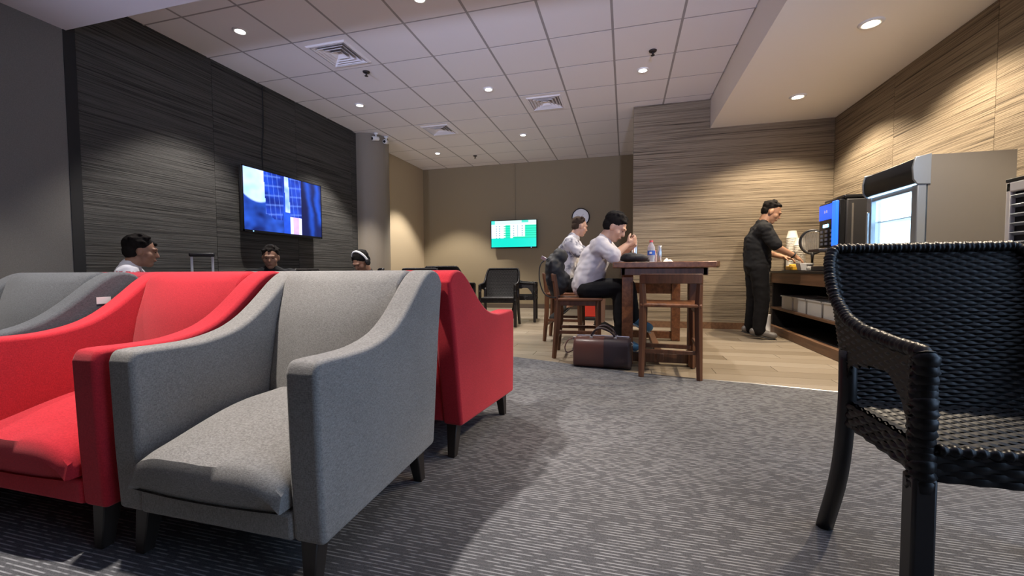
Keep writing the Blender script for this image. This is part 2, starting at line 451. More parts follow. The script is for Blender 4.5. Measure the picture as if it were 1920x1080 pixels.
# ------------------------------------------------------------------ screens
def screen_mat(name, es):
    m = bpy.data.materials.new(name); m.use_nodes = True
    n = m.node_tree.nodes; l = m.node_tree.links
    b = n['Principled BSDF']; b.inputs['Base Color'].default_value = (.01, .01, .01, 1); b.inputs['Roughness'].default_value = .25
    a = n.new('ShaderNodeAttribute'); a.attribute_name = 'Col'
    l.new(a.outputs['Color'], b.inputs['Emission Color']); b.inputs['Emission Strength'].default_value = es
    return m
def screen_mesh(name, w, h, nx, ny, fn, mt, parent):
    # grid in local XZ facing -Y, colour per face
    vs_ = [((i / nx - .5) * w, 0, (j / ny - .5) * h) for j in range(ny + 1) for i in range(nx + 1)]
    fs = [(j * (nx + 1) + i, j * (nx + 1) + i + 1, (j + 1) * (nx + 1) + i + 1, (j + 1) * (nx + 1) + i) for j in range(ny) for i in range(nx)]
    me = bpy.data.meshes.new(name); me.from_pydata(vs_, [], fs)
    ca = me.color_attributes.new('Col', 'FLOAT_COLOR', 'CORNER')
    k = 0
    for j in range(ny):
        for i in range(nx):
            c = fn((i + .5) / nx, (j + .5) / ny)
            for q in range(4): ca.data[k].color = (*c, 1); k += 1
    me.materials.append(mt)
    return link(bpy.data.objects.new(name, me), parent)
def lerp(a, b, t): t = max(0, min(1, t)); return tuple(x + (y - x) * t for x, y in zip(a, b))
def sm(e0, e1, x): t = max(0, min(1, (x - e0) / (e1 - e0))); return t * t * (3 - 2 * t)
def movie(u, v):
    n = noise.noise(Vector((u * 6, v * 5, 1.3))) * .5 + noise.noise(Vector((u * 14, v * 11, 4))) * .25
    c = lerp((.005, .03, .22), (.02, .13, .55), .5 + n)                        # blue background cloth
    if u < .46: c = lerp((.02, .10, .36), (.002, .012, .07), .62 + n * 1.6 - .5 * v)
    edge_ = .47 + .10 * ((u - .16) / .16) ** 2
    if u < .235 + .02 * (1 - v):
        c = lerp(c, lerp((.35, .78, .95), (.85, 1.0, .95), .5 + n), sm(edge_ - .02, edge_ + .02, v))
    def plaid(c0):
        g = max(0, 1 - abs(((u * 17 + v * 1.0) % 1) - .5) * 9) * .6 + max(0, 1 - abs(((v * 6.2 - u * 1.1) % 1) - .5) * 7) * .6
        return lerp(lerp((.004, .022, .15), (.014, .075, .40), .5 + n * 1.5), (.22, .45, .80), min(.8, g * .6))
    lo = .24 + .5 * max(0, .36 - u) + .08 * n
    if .225 + .03 * (1 - v) < u < .46 - .02 * abs(v - .5) and v > lo: c = plaid(c)
    if .43 < u < .485 and v > .25: c = lerp(c, (.004, .02, .16), sm(.55, .9, v) * .8)
    if .475 + .02 * (1 - v) < u < .56 - .03 * v and v > .38: c = lerp((.15, .42, .85), (.75, .92, 1), .5 + n * 1.4)
    if .55 < u < .70 and v > .28 + .1 * (u - .6): c = plaid(c)
    if .545 < u < .70 and v < .31:
        c = (.9, .95, 1) if (u < .585 or u > .665) else lerp((.45, .28, .55), (.85, .62, .78), .5 + n)
    if u >= .70:
        c = lerp((.002, .006, .04), (.010, .085, .36), sm(.74, .86, u + .10 * (v - .5) + .02 * n) * (.55 + .45 * math.sin(u * 46 + v * 3 + n * 2)))
        if u > .92 and v < .35: c = lerp(c, (.002, .01, .06), sm(.35, .15, v))
    return (c[0], c[1] * .95, c[2] * 1.7)
def board(u, v):
    if v > .87:
        c = (.75, 1, .96)
        if u < .08: c = (.1, .85, .75)
        if .68 < u < .83 and v > .92: c = (.08, .80, .62)
        return c
    if v < .335: return (0.0, .78, .62)
    if v > .82: return (.93, .98, 1)
    r = (v - .335) / .485 * 5.6; fr = r % 1
    gap = fr < .34
    g = (.0, .62, .36) if gap else (.02, .84, .55)
    last = r < .55
    if u < .28: 
        c = (.93, .95, 1)
        if gap and (.105 < u < .125 or .17 < u < .20): c = (.05, .35, .38)
        return c
    if u < .43: return g if not (u < .32 and not gap) else (.85, 1, .97)
    if u < .49: return (.88, .95, 1)
    if u < .755 and not last:
        if gap and (.49 < u < .515 or .68 < u < .705): return (.05, .35, .38)
        if .585 < u < .60: return (.45, .68, .72)
        return (.90, .93, 1)
    return g
def television(label, loc, rz, w, h, fn, es, res, depth=.05, led=.8):
    t = thing('television', label, 'television', loc, rz)
    bm = bmesh.new(); box(bm, (0, depth / 2 + .003, 0), (w, depth, h)); obj('housing', bm, M_BLACK, t, bevel=.006)
    fr = bmesh.new(); bz = .012
    for c, s in (((0, 0, h / 2 - bz / 2), (w, .008, bz)), ((0, 0, -h / 2 + bz), (w, .008, bz * 2)), ((w / 2 - bz / 2, 0, 0), (bz, .008, h)), ((-w / 2 + bz / 2, 0, 0), (bz, .008, h))): box(fr, c, s)
    obj('bezel', fr, M_GLOSSBLK, t)
    s = screen_mesh('screen', w - 2 * bz, h - 3 * bz, res[0], res[1], fn, screen_mat('screen_' + fn.__name__, es), t)
    s.location = (0, -.001, bz / 2)
    obj('standby_led', bx(((led - .5) * w, -.006, -h / 2 + bz), (.010, .006, .008)), mat('led_blue', (.1, .3, 1), .5, emit=(.15, .45, 1), es=6), t)
    obj('wall_mount', bx((0, depth + .045, 0), (w * .45, .08, h * .5)), M_BLACKM, t)
    return t
television('large wall television showing a blue film picture on the dark textured wall', (XL + .14, 4.31, 1.598), PI / 2, 1.235, .725, movie, 1.25, (128, 72), .04, .10)
television('small television with a green and white flight board on the rear wall', (-2.215, YB - .13, 1.533), 0, .975, .575, board, 1.05, (150, 75), .04, .88)
tag(obj('television_cable', tb(spline([(XL + .006, 4.135, 2.98), (XL + .007, 4.13, 2.5), (XL + .008, 4.10, 2.2), (XL + .03, 4.09, 1.9)]), .006, 6), M_BLACKM), 'thin black cable running down the dark wall to the large television', 'cable')
tag(obj('cable_conduit', bx((-2.225, YB - .009, 2.40), (.035, .018, 1.17)), M_BROWNW, bevel=.003), 'slim vertical cable conduit on the rear wall above the green screen', 'conduit')

# round wall clock behind the far man
t = thing('wall_clock', 'round white wall clock with a thin black rim on the rear wall', 'clock', (-.86, YB, 1.838))
M_FTRIM0 = mat('clock_hand_grey', (.45, .45, .45), .5)
def flip(bm):  # z axis -> -y
    bmesh.ops.transform(bm, matrix=Matrix.Rotation(PI / 2, 4, 'X'), verts=bm.verts); return bm
obj('rim', flip(lt([(.178, .0), (.178, .04), (.168, .045), (.160, .04), (.160, .0)], 40, cap=False)), M_BLACK, t, smooth='auto')
obj('dial', flip(lt([(.165, .0), (.165, .022)], 40)), mat('clock_dial', (.86, .86, .84), .5), t)
obj('hand', bx((.03, -.026, .03), (.006, .004, .08), Euler((0, .8, 0))), M_FTRIM0, t)
obj('hand', bx((-.045, -.026, .03), (.005, .004, .10), Euler((0, -1.0, 0))), M_FTRIM0, t)
tag(obj('wall_socket', bx((1.162, YS - .006, .862), (.075, .012, .072)), mat('brown_switch_plate', (.10, .05, .025), .4), bevel=.004), 'small brown switch plate on the textured wall beside the standing man', 'switch')

# ------------------------------------------------------------------ armchairs
ARM_W = .092; CW = .68
def armchair(name, label, loc, rz, m, group):
    t = thing(name, label, 'armchair', loc, rz, group)
    top = [(-.004, .545), (.006, .570), (.03, .578), (.12, .575), (.21, .576), (.30, .592), (.365, .618), (.424, .657), (.484, .707), (.535, .752), (.585, .784), (.63, .792), (.675, .778), (.702, .74)]
    tp = [(p.x, p.y) for p in spline([(a, b, 0) for a, b in top], 4)]
    prof = tp + [(.668, .55), (.628, .25), (.612, .140), (.010, .128), (.002, .30)]
    h = CW / 2
    for s in (-1, 1):
        bm = bmesh.new(); x0, x1 = sorted((s * h, s * (h - ARM_W)))
        prism(bm, prof, x0, x1)
        o = obj('arm', bm, m, t, bevel=.022, seg=4)
        o.modifiers['bevel'].angle_limit = math.radians(55)
        w = o.modifiers.new('wn', 'WEIGHTED_NORMAL'); 
    # backrest
    bp = [(.432, .24), (.448, .40), (.487, .60), (.530, .745), (.552, .778), (.59, .792), (.64, .788), (.675, .765), (.655, .60), (.620, .25), (.612, .15), (.45, .15)]
    bm = bmesh.new(); n = 10; rows = []
    hw = h - ARM_W + .004
    for i in range(n + 1):
        x = -hw + 2 * hw * i / n; k = 1 - (2 * i / n - 1) ** 2
        rows.append([bm.verts.new((x, a - (.030 * k if q < 3 else .018 * k if q == 3 else 0), b)) for q, (a, b) in enumerate(bp)])
    for a, b in zip(rows, rows[1:]):
        for q in range(len(bp)): bm.faces.new((a[q], a[(q + 1) % len(bp)], b[(q + 1) % len(bp)], b[q]))
    bm.faces.new(rows[0]); bm.faces.new(rows[-1])
    obj('backrest', bm, m, t, smooth='auto', bevel=.012, seg=2)
    # seat cushion: crowned, drooping over the front
    bm = bmesh.new(); nx, ny = 20, 20; g = []
    cw = h - ARM_W - .003
    for i in range(nx + 1):
        u = -1 + 2 * i / nx
        r = []
        for j in range(ny + 1):
            v = j / ny
            y = -.026 + .482 * v ** 1.35
            z = .292 + .062 * sm(0, .8, v) + .026 * (1 - u ** 4) - .034 * max(0, 1 - v / .05) ** 2 - .012 * max(0, 1 - v / .14) - .03 * abs(u) ** 8
            z += .004 * noise.noise(Vector((u * 3, v * 4, 2)))
            y -= .012 * (1 - u * u) * (1 - v)
            r.append(bm.verts.new((u * cw, y, z)))
        g.append(r)
    for i in range(nx):
        for j in range(ny): bm.faces.new((g[i][j], g[i + 1][j], g[i + 1][j + 1], g[i][j + 1]))
    low = [[bm.verts.new((v.co.x * .985, v.co.y + (.016 if q == 0 else 0), .212)) for q, v in enumerate(r)] for r in g]
    for i in range(nx):
        for j in range(ny): bm.faces.new((low[i][j], low[i + 1][j], low[i + 1][j + 1], low[i][j + 1]))
    bd = [(i, 0) for i in range(nx)] + [(nx, j) for j in range(ny)] + [(i, ny) for i in range(nx, 0, -1)] + [(0, j) for j in range(ny, 0, -1)]
    for a, b in zip(bd, bd[1:] + bd[:1]): bm.faces.new((g[a[0]][a[1]], g[b[0]][b[1]], low[b[0]][b[1]], low[a[0]][a[1]]))
    obj('seat_cushion', bm, m, t, smooth='auto')
    obj('front_rail', b2((-h + ARM_W - .004, .006, .130), (h - ARM_W + .004, .44, .203)), m, t, bevel=.012, seg=3)
    for sx in (-1, 1):
        for y, dy in ((.055, -.02), (.565, .03)):
            bm = bmesh.new(); x = sx * (h - .062)
            for q, (z, r, k) in enumerate(((.150, .026, 0), (0, .016, 1))):
                pass
            a = [bm.verts.new((x + i * .026, y + j * .026, .150)) for i, j in ((-1, -1), (1, -1), (1, 1), (-1, 1))]
            b = [bm.verts.new((x + sx * .006 + i * .016, y + dy + j * .016, .0)) for i, j in ((-1, -1), (1, -1), (1, 1), (-1, 1))]
            bm.faces.new(a); bm.faces.new(b)
            for k in range(4): bm.faces.new((a[k], a[(k + 1) % 4], b[(k + 1) % 4], b[k]))
            obj('leg', bm, M_LEG, t, bevel=.003, seg=1)
    return t
GA = 'upholstered armchairs in two back to back rows'
g1 = armchair('armchair', 'grey fabric armchair nearest the camera, first of the front row', (-1.03, .815, 0), 0, M_GREY, GA)
dup(g1, 'bright red armchair beside the nearest grey one, facing the camera', (-1.735, .80, 0), 0, GA, swap={M_GREY: M_RED})
g2 = dup(g1, 'dark blue-grey armchair at the left picture edge, front row beyond the red one', (-2.44, .70, 0), 0, GA, swap={M_GREY: M_DGREY})
dup(g1, 'red armchair facing away, end of the rear row behind the nearest grey one', (-.925, 2.25, 0), PI - math.radians(6.0), GA, swap={M_GREY: M_RED})
dup(g1, 'grey armchair facing away, its top edge showing behind the front red armchair', (-1.72, 2.27, 0), PI, GA)
dup(g1, 'dark red armchair facing away, its top edge showing behind the blue-grey armchair', (-2.44, 2.27, 0), PI, GA, swap={M_GREY: M_MAROON})
obj('tag_label', bx((.3415, .545, .675), (.002, .05, .028)), mat('label_white', (.7, .68, .64), .6), g2)

# ------------------------------------------------------------------ woven armchairs
M_WICK = mat('dark_wicker', (.020, .016, .017), .38, spec=.30); t = NT(M_WICK)
nn = t.noise(t.coords((60, 60, 60)).outputs[0], 1, 2); t.color(t.ramp(nn, [(.3, (.0045, .004, .0042)), (.7, (.012, .0095, .0095))]))
M_WLEG = mat('dark_chair_leg', (.012, .010, .010), .35)
def wicker_chair(name, label, loc, rz, group, scale=1):
    t = thing(name, label, 'chair', loc, rz, group, scale)
    W, YF, YK, R = .262, -.255, .08, .05
    # U-shaped plan path, front-left -> back -> front-right
    path = [(-W, YF + (YK - R - YF) * i / 30) for i in range(30)]
    path += arc((-W + R, YK - R), R, PI, PI / 2, 12, lambda a, b: (a, b))
    path += [(-W + R + (2 * W - 2 * R) * i / 40, YK) for i in range(1, 40)]
    path += arc((W - R, YK - R), R, PI / 2, 0, 12, lambda a, b: (a, b))
    path += [(W, YK - R - (YK - R - YF) * i / 30) for i in range(1, 31)]
    def w_of(y): return sm(-.16, YK - .02, y)
    ztop_pts = [(-.255, .616), (-.16, .618), (-.06, .628), (-.01, .650), (.03, .70), (.055, .775), (.078, .846), (.08, .850)]
    def interp(tab, y):
        for (a, b), (c, d) in zip(tab, tab[1:]):
            if y <= c: return b + (d - b) * max(0, (y - a) / (c - a))
        return tab[-1][1]
    def ztop(y): return interp(ztop_pts, y)
    def zbot(y): return interp([(-.255, .40), (-.22, .44), (-.19, .50), (-.14, .545), (-.06, .54), (0, .518), (.04, .45), (.08, .36)], y)
    def P(i, z, off=0):
        x, y = path[i]
        i0, i1 = max(0, i - 1), min(len(path) - 1, i + 1)
        tx, ty = path[i1][0] - path[i0][0], path[i1][1] - path[i0][1]
        l = math.hypot(tx, ty) or 1; nx, ny = -ty / l, tx / l
        return (x + nx * off, y + ny * off + .36 * (z - .42) * w_of(y), z)
    bm = bmesh.new(); dz = .0098; N = len(path)
    nrow = int((.86 - .36) / dz)
    for j in range(nrow):
        z = .365 + j * dz; h = dz * .60; prev = None
        for i in range(N):
            y = path[i][1]
            if not (zbot(y) < z < ztop(y) - .004): prev = None; continue
            wv = .0026 * (1 if ((i // 2) + j) % 2 else -1) * (1 if i % 2 == 0 else .25)
            c = [bm.verts.new(P(i, z + a, wv + b)) for a, b in ((-h, 0), (0, .0034), (h, 0), (0, -.0034))]
            if prev:
                for k in range(4): bm.faces.new((prev[k], prev[(k + 1) % 4], c[(k + 1) % 4], c[k]))
            prev = c
    o = obj('woven_shell', bm, M_WICK, t, smooth='auto'); o['kind'] = 'stuff'
    bm = bmesh.new(); prev = None
    for i in range(N):
        y = path[i][1]
        c = [bm.verts.new(P(i, zz)) for zz in (zbot(y) + .004, .5 * (zbot(y) + ztop(y)), ztop(y) - .004)]
        if prev:
            for k in range(2): bm.faces.new((prev[k], prev[k + 1], c[k + 1], c[k]))
        prev = c
    o = obj('shell_lining', bm, M_WICK, t); o.modifiers.new('s', 'SOLIDIFY').thickness = .003
    # wrapped top edge, running from the seat frame up the posts and round the back
    rimp = [Vector(P(i, ztop(path[i][1]))) for i in range(N)]
    pts = [rimp[0] + Vector((0, -.004, -.012))] + rimp + [rimp[-1] + Vector((0, -.004, -.012))]
    dense = []
    for a, b in zip(pts, pts[1:]):
        n = max(1, int(max(1, (b - a).length / .0033)))
        dense += [a.lerp(b, k / n) for k in range(n)]
    dense.append(pts[-1])
    rad = [.0152 + .0020 * math.sin(k * 2 * PI / 3.3) + .0010 * math.sin(k * .9) for k in range(len(dense))]
    obj('wrapped_rim', tb(dense, rad, 10), M_WICK, t, smooth=True)
    for s in (-1, 1):
        n = 96
        pp = [Vector((s * W, YF - .002 + .004 * math.sin(k), .33 + (.612 - .33) * k / n)) for k in range(n + 1)]
        obj('front_post', tb(pp, [.0225 + .0024 * math.sin(k * 2 * PI / 3.4) for k in range(n + 1)], 10), M_WICK, t, smooth=True)
        obj('leg', b2((s * W - .021, YF - .022, 0), (s * W + .021, YF + .020, .36)), M_WLEG, t, bevel=.006)
        lp = spline([(s * (W - .008), .065, .56), (s * (W - .006), .060, .40), (s * (W - .003), .085, .20), (s * (W + .002), .155, 0)], 5)
        obj('leg', tb(lp, .0225, 8), M_WLEG, t, smooth=True)
    # seat
    bm = bmesh.new(); n = 40
    for j in range(26):
        y = YF - .012 + j * .0132; prev = None
        for i in range(n + 1):
            x = -W + .01 + (2 * W - .02) * i / n
            wv = .003 * (1 if ((i // 2) + j) % 2 else -1) * (1 if i % 2 == 0 else .25)
            c = [bm.verts.new((x, y + a, .418 + wv + b)) for a, b in ((-.008, 0), (0, .004), (.008, 0), (0, -.004))]
            if prev:
                for k in range(4): bm.faces.new((prev[k], prev[(k + 1) % 4], c[(k + 1) % 4], c[k]))
            prev = c
    o = obj('woven_seat', bm, M_WICK, t, smooth='auto'); o['kind'] = 'stuff'
    # apron weave round front and sides
    bm = bmesh.new()
    ap = [(-W, YK - .01 - (YK - YF) * i / 26) for i in range(27)] + [(-W + 2 * W * i / 40, YF - .014) for i in range(41)] + [(W, YF + (YK - YF) * i / 26 - .01) for i in range(27)]
    for j in range(5):
        z = .360 + j * .0125; prev = None
        for i, (x, y) in enumerate(ap):
            wv = .003 * (1 if ((i // 2) + j) % 2 else -1) * (1 if i % 2 == 0 else .2)
            d = Vector((x, y + .08, 0)).normalized()
            c = [bm.verts.new((x + d.x * (wv + b), y + d.y * (wv + b), z + a)) for a, b in ((-.0078, 0), (0, .004), (.0078, 0), (0, -.004))]
            if prev:
                for k in range(4): bm.faces.new((prev[k], prev[(k + 1) % 4], c[(k + 1) % 4], c[k]))
            prev = c
    o = obj('woven_apron', bm, M_WICK, t, smooth='auto'); o['kind'] = 'stuff'
    obj('seat_frame', b2((-W + .006, YF, .360), (W - .006, YK - .01, .412)), M_WLEG, t)
    obj('front_edge', tb([(-W + .02 + (2 * W - .04) * k / 90, YF - .016, .420) for k in range(91)], [.0105 + .0028 * math.sin(k * 2 * PI / 4) for k in range(91)], 8), M_WICK, t, smooth=True)
    return t
GW = 'black woven armchairs'
wk = wicker_chair('woven_armchair', 'large dark woven armchair at the right edge, closest to the camera', (.857, 1.305, 0), 0, GW)
S = .955
dup(wk, 'black armchair facing the camera in front of the rear wall, beside the red armchair', (-1.74, 5.83, 0), .10, GW, S)
dup(wk, 'black armchair facing right near the rear wall, thin legs showing beside the doorway', (-1.60, 6.42, 0), PI / 2 + .15, GW, S)
dup(wk, 'black armchair facing away, only its back top showing above the red armchair', (-2.32, 5.32, 0), PI - .05, GW, .985)
dup(wk, 'black armchair holding the bowed person with headphones', (-3.05, 4.40, 0), -.9, GW, S)
dup(wk, 'black armchair right of the person with headphones, only its top edge showing', (-2.38, 4.80, 0), PI, GW, S)
dup(wk, 'black armchair holding the man in black under the television', (-3.55, 3.55, 0), .78, GW, .90)
dup(wk, 'black armchair right of the man in black, only its top edge showing', (-3.80, 4.62, 0), PI / 2, GW, S)
dup(wk, 'black armchair holding the man in the white printed shirt', (-3.72, 2.55, 0), 1.35, GW, .90)

# ------------------------------------------------------------------ bar table and stools
t = thing('bar_table', 'tall dark wooden bar table with a thick plank top', 'table', (.29, 4.30, 0))
bm = bmesh.new()
n = 18; pr = [(-.385 + .012 * math.sin(i * 1.7) , -.86 + 1.72 * i / n) for i in range(n + 1)] + [(.385 + .015 * math.sin(i * 1.3 + 1), .86 - 1.72 * i / n) for i in range(n + 1)]
prism(bm, pr, .803, .850, 'z'); obj('table_top', bm, M_TOPWOOD, t, bevel=.006)
for y0, y1, x0, x1 in ((-.80, -.765, -.32, .32), (.765, .80, -.32, .32)): obj('apron', b2((x0, y0, .745), (x1, y1, .803)), M_DKWOOD, t, bevel=.003)
for x in (-.325, .29): obj('apron', b2((x, -.80, .745), (x + .035, .80, .803)), M_DKWOOD, t, bevel=.003)
for x in (-.27, .25):
    for y in (-.63, .66): obj('leg', b2((x - .045, y - .045, 0), (x + .045, y + .045, .803)), M_DKWOOD if x > 0 and y < 0 else M_TOPWOOD, t, bevel=.004)
obj('end_rail', b2((-.23, .635, .52), (.21, .685, .64)), M_TOPWOOD, t, bevel=.004)
obj('end_rail', b2((-.23, .635, .02), (.21, .685, .10)), M_TOPWOOD, t, bevel=.004)
obj('end_rail', b2((-.23, -.655, .02), (.21, -.605, .095)), M_DKWOOD, t, bevel=.004)
obj('foot_rail', bx((-.01, -.02, .07), (.06, 1.30, .05)), M_DKWOOD, t, bevel=.004)
def stool(label, loc, rz, group):
    t = thing('bar_stool', label, 'stool', loc, rz, group)       # faces +Y, back at -Y
    for s in (-1, 1):
        obj('rear_leg', tb([(s * .198, -.205, 0), (s * .192, -.180, .30), (s * .188, -.175, .53), (s * .195, -.205, .75)], [.021, .027, .028, .020], 4), M_DKWOOD, t, bevel=.003)
        obj('front_leg', tb([(s * .188, .19, 0), (s * .182, .18, .52)], [.021, .028], 4), M_DKWOOD, t, bevel=.003)
        obj('side_rail', bx((s * .187, 0, .235), (.018, .36, .030)), M_DKWOOD, t, bevel=.003)
        obj('seat_rail', bx((s * .180, 0, .495), (.022, .35, .045)), M_DKWOOD, t, bevel=.003)
    obj('seat', bx((0, .01, .528), (.42, .42, .026)), M_TOPWOOD, t, bevel=.010, seg=3)
    bm = bmesh.new(); pts = []
    for i in range(13):
        u = -1 + i / 6; pts.append((u * .208, -.205 - .030 * (1 - u * u)))
    v = [[bm.verts.new((x, y + dy, z)) for dy, z in ((-.012, .688), (.012, .688), (.004, .758), (-.020, .758))] for x, y in pts]
    for a, b in zip(v, v[1:]):
        for k in range(4): bm.faces.new((a[k], a[(k + 1) % 4], b[(k + 1) % 4], b[k]))
    bm.faces.new(v[0]); bm.faces.new(v[-1])
    obj('back_rail', bm, M_DKWOOD, t, smooth='auto', bevel=.004)
    obj('front_rail', bx((0, .183, .170), (.35, .02, .032)), M_DKWOOD, t, bevel=.003)
    obj('rear_rail', bx((0, -.178, .190), (.35, .02, .028)), M_DKWOOD, t, bevel=.003)
    return t
GS = 'wooden bar stools at the tall table'
st = stool('empty wooden bar stool with its back to the camera at the table end', (.325, 3.40, 0), -.05, GS)
dup(st, 'wooden bar stool under the man in the white shirt, black bag on its back', (-.42, 3.92, 0), -PI / 2 + .06, GS)
dup(st, 'wooden bar stool under the far man in the patterned shirt', (-.66, 4.78, 0), -PI / 2, GS)

# ------------------------------------------------------------------ counter
t = thing('serving_counter', 'long low brown wooden serving counter with an open shelf along the right wall', 'counter', (1.8, 4.0, 0))
def cb(n, lo, hi, m, bv=.003): return obj(n, b2((lo[0] - 1.8, lo[1] - 4, lo[2]), (hi[0] - 1.8, hi[1] - 4, hi[2])), m, t, bevel=bv)
cb('worktop', (1.785, 1.9, .738), (2.455, 6.03, .764), M_BLACK)
cb('fascia', (1.80, 1.9, .615), (1.825, 6.03, .738), M_CTRWOOD)
cb('mid_shelf', (1.80, 1.9, .285), (2.44, 6.03, .312), M_CTRWOOD)
cb('plinth_rail', (1.745, 1.9, 0), (1.80, 6.03, .092), M_CTRWOOD)
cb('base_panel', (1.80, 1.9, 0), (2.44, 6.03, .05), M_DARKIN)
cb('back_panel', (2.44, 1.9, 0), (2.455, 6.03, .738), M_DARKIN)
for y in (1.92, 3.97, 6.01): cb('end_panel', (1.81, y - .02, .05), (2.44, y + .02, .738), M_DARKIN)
M_BIN = mat('translucent_plastic', (.82, .82, .80), .35, trans=.35, alpha=.85)
M_PACK = mat('packet_white', (.65, .62, .58), .6)
for k, y in enumerate((5.60, 5.23, 4.86, 4.49, 4.12)):
    t = thing('storage_bin', ('clear plastic storage bin on the counter shelf, ' + ('farthest, closest to the standing man', 'second from the standing man', 'third from the standing man', 'fourth from the standing man', 'nearest the camera')[k]), 'bin', (2.02, y, .312), group='clear storage bins on the counter shelf')
    bm = bmesh.new()
    for c, s in (((0, 0, .003), (.36, .31, .006)), ((-.18, 0, .075), (.006, .32, .15)), ((.18, 0, .075), (.006, .32, .15)), ((0, -.16, .075), (.36, .006, .15)), ((0, .16, .075), (.36, .006, .15))): box(bm, c, s)
    obj('tub', bm, M_BIN, t)
    bm = bmesh.new()
    for c, s in (((-.187, 0, .15), (.014, .345, .012)), ((.187, 0, .15), (.014, .345, .012)), ((0, -.166, .15), (.374, .014, .012)), ((0, .166, .15), (.374, .014, .012))): box(bm, c, s)
    obj('rim', bm, M_BIN, t)
    obj('packet', bx((-.09, random.uniform(-.05, .05), .05), (.13, .16, .08), Euler((.1, .15, random.uniform(-.4, .4)))), M_PACK, t, bevel=.02, seg=3)

# display fridge
M_FSIDE = mat('fridge_silver', (.215, .20, .185), .45, .25); M_FHEAD = mat('fridge_header', (.008, .011, .018), .30, spec=.25); M_FTRIM = mat('fridge_trim', (.30, .34, .40), .35, .5)
t = thing('display_fridge', 'countertop display fridge with a glowing white interior and black header', 'fridge', (1.85, 3.67, .764))
FW, FD, FH = .30, .50, .76
bm = bmesh.new()
for c, q in (((FD / 2 + .025, -FW + .012, FH / 2), (FD - .05, .024, FH)), ((FD / 2 + .025, FW - .012, FH / 2), (FD - .05, .024, FH)), ((FD / 2 + .025, 0, FH - .014), (FD - .052, .552, .024)), ((FD - .013, 0, FH / 2), (.024, .552, FH - .06)), ((FD / 2 + .025, 0, .03), (FD - .052, .552, .056))): box(bm, c, q)
obj('cabinet', bm, M_FSIDE, t)
M_FIN = mat('fridge_interior', (.9, .95, 1), .5, emit=(.62, .86, 1), es=2.6)
bm = bmesh.new()
for c, s in (((FD - .03, 0, .32), (.006, .54, .50)), ((FD / 2 + .02, -FW + .028, .32), (FD - .12, .004, .50)), ((FD / 2 + .02, FW - .028, .32), (FD - .12, .004, .50)), ((FD / 2 + .02, 0, .572), (FD - .12, .54, .004)), ((FD / 2 + .02, 0, .064), (FD - .12, .54, .004))): box(bm, c, s)
obj('lit_liner', bm, M_FIN, t)
for z in (.20, .38): obj('wire_shelf', bx((FD / 2, 0, z), (FD - .12, .54, .008)), mat('shelf_wire', (.55, .65, .75), .4), t)
d = bmesh.new()
for c, s in (((.02, -FW + .031, .31), (.05, .062, .53)), ((.02, FW - .031, .31), (.05, .062, .53)), ((.02, 0, .557), (.04, .476, .035)), ((.02, 0, .06), (.04, .476, .04))): box(d, c, s)
dr = obj('door', d, M_FTRIM, t, bevel=.005)
obj('glass', bx((.022, 0, .33), (.006, .48, .50)), mat('fridge_glass', (.9, .95, 1), .02, trans=1, alpha=.25), dr)
obj('handle', b2((-.022, FW - .05, .20), (.002, FW - .03, .46)), M_FTRIM, dr, bevel=.004)
bm = bmesh.new(); prism(bm, [(.05, .580), (-.008, .583), (-.026, .612), (-.032, .68), (-.020, .742), (.05, .762)], -FW, FW, 'y')
hd = obj('header', bm, M_FHEAD, t, smooth='auto', bevel=.004)
for s in (-1, 1): 
    bm = bmesh.new(); prism(bm, [(.062, .570), (-.010, .574), (-.032, .606), (-.038, .685), (-.024, .750), (.062, .768)], s * FW - .008, s * FW + .008, 'y'); obj('end_cap', bm, M_FTRIM, hd, bevel=.003)
obj('light_strip', bx((.006, 0, .577), (.03, .55, .005)), mat('fridge_strip', (.5, .7, 1), .4, emit=(.45, .75, 1), es=5), t)

# coffee machine
t = thing('coffee_machine', 'black coffee vending machine with glowing blue front panel', 'coffee machine', (1.90, 4.74, .764))
M_CM = mat('coffee_machine_black', (.03, .03, .034), .4); M_BLUE = mat('blue_glow', (.02, .08, .6), .3, emit=(.010, .10, 1.0), es=2.2); M_BLUE2 = mat('blue_screen', (.02, .08, .5), .3, emit=(.008, .07, .72), es=1.5)
obj('body', b2((.05, -.21, 0), (.50, .21, .665)), M_CM, t, bevel=.012)
obj('lid', b2((.03, -.215, .665), (.50, .19, .70)), M_GLOSSBLK, t, bevel=.012)
obj('front_panel', b2((-.005, -.205, .22), (.05, .205, .665)), M_GLOSSBLK, t, bevel=.012)
for y0, y1 in ((-.200, -.105),): obj('glow_column', bx((-.012, -.155, .445), (.030, .085, .42)), M_BLUE, t, bevel=.010)
obj('screen', b2((-.010, -.10, .50), (.0, .19, .645)), M_BLUE2, t)
obj('status_display', b2((-.011, .0, .425), (.0, .10, .455)), mat('display_glow', (.3, .6, 1), .4, emit=(.35, .75, 1), es=4), t)
M_BTN = mat('keypad_button', (.16, .18, .24), .4)
for r in range(4):
    for c in (-.07, .04, .14): obj('button', b2((-.010, c - .022, .255 + r * .040), (-.002, c + .022, .278 + r * .040)), M_BTN, t)
obj('screen_icon', b2((-.012, .02, .565), (-.009, .035, .59)), M_WHITEP, t)
obj('screen_icon', b2((-.012, .06, .565), (-.009, .075, .59)), M_WHITEP, t)
obj('side_trim', b2((.09, -.216, .02), (.105, -.208, .62)), M_CHROME, t)
obj('spout_shelf', b2((-.13, -.12, .185), (.05, .12, .215)), M_CM, t, bevel=.006)
obj('drip_base', b2((-.07, -.20, 0), (.05, .20, .05)), M_CM, t, bevel=.008)

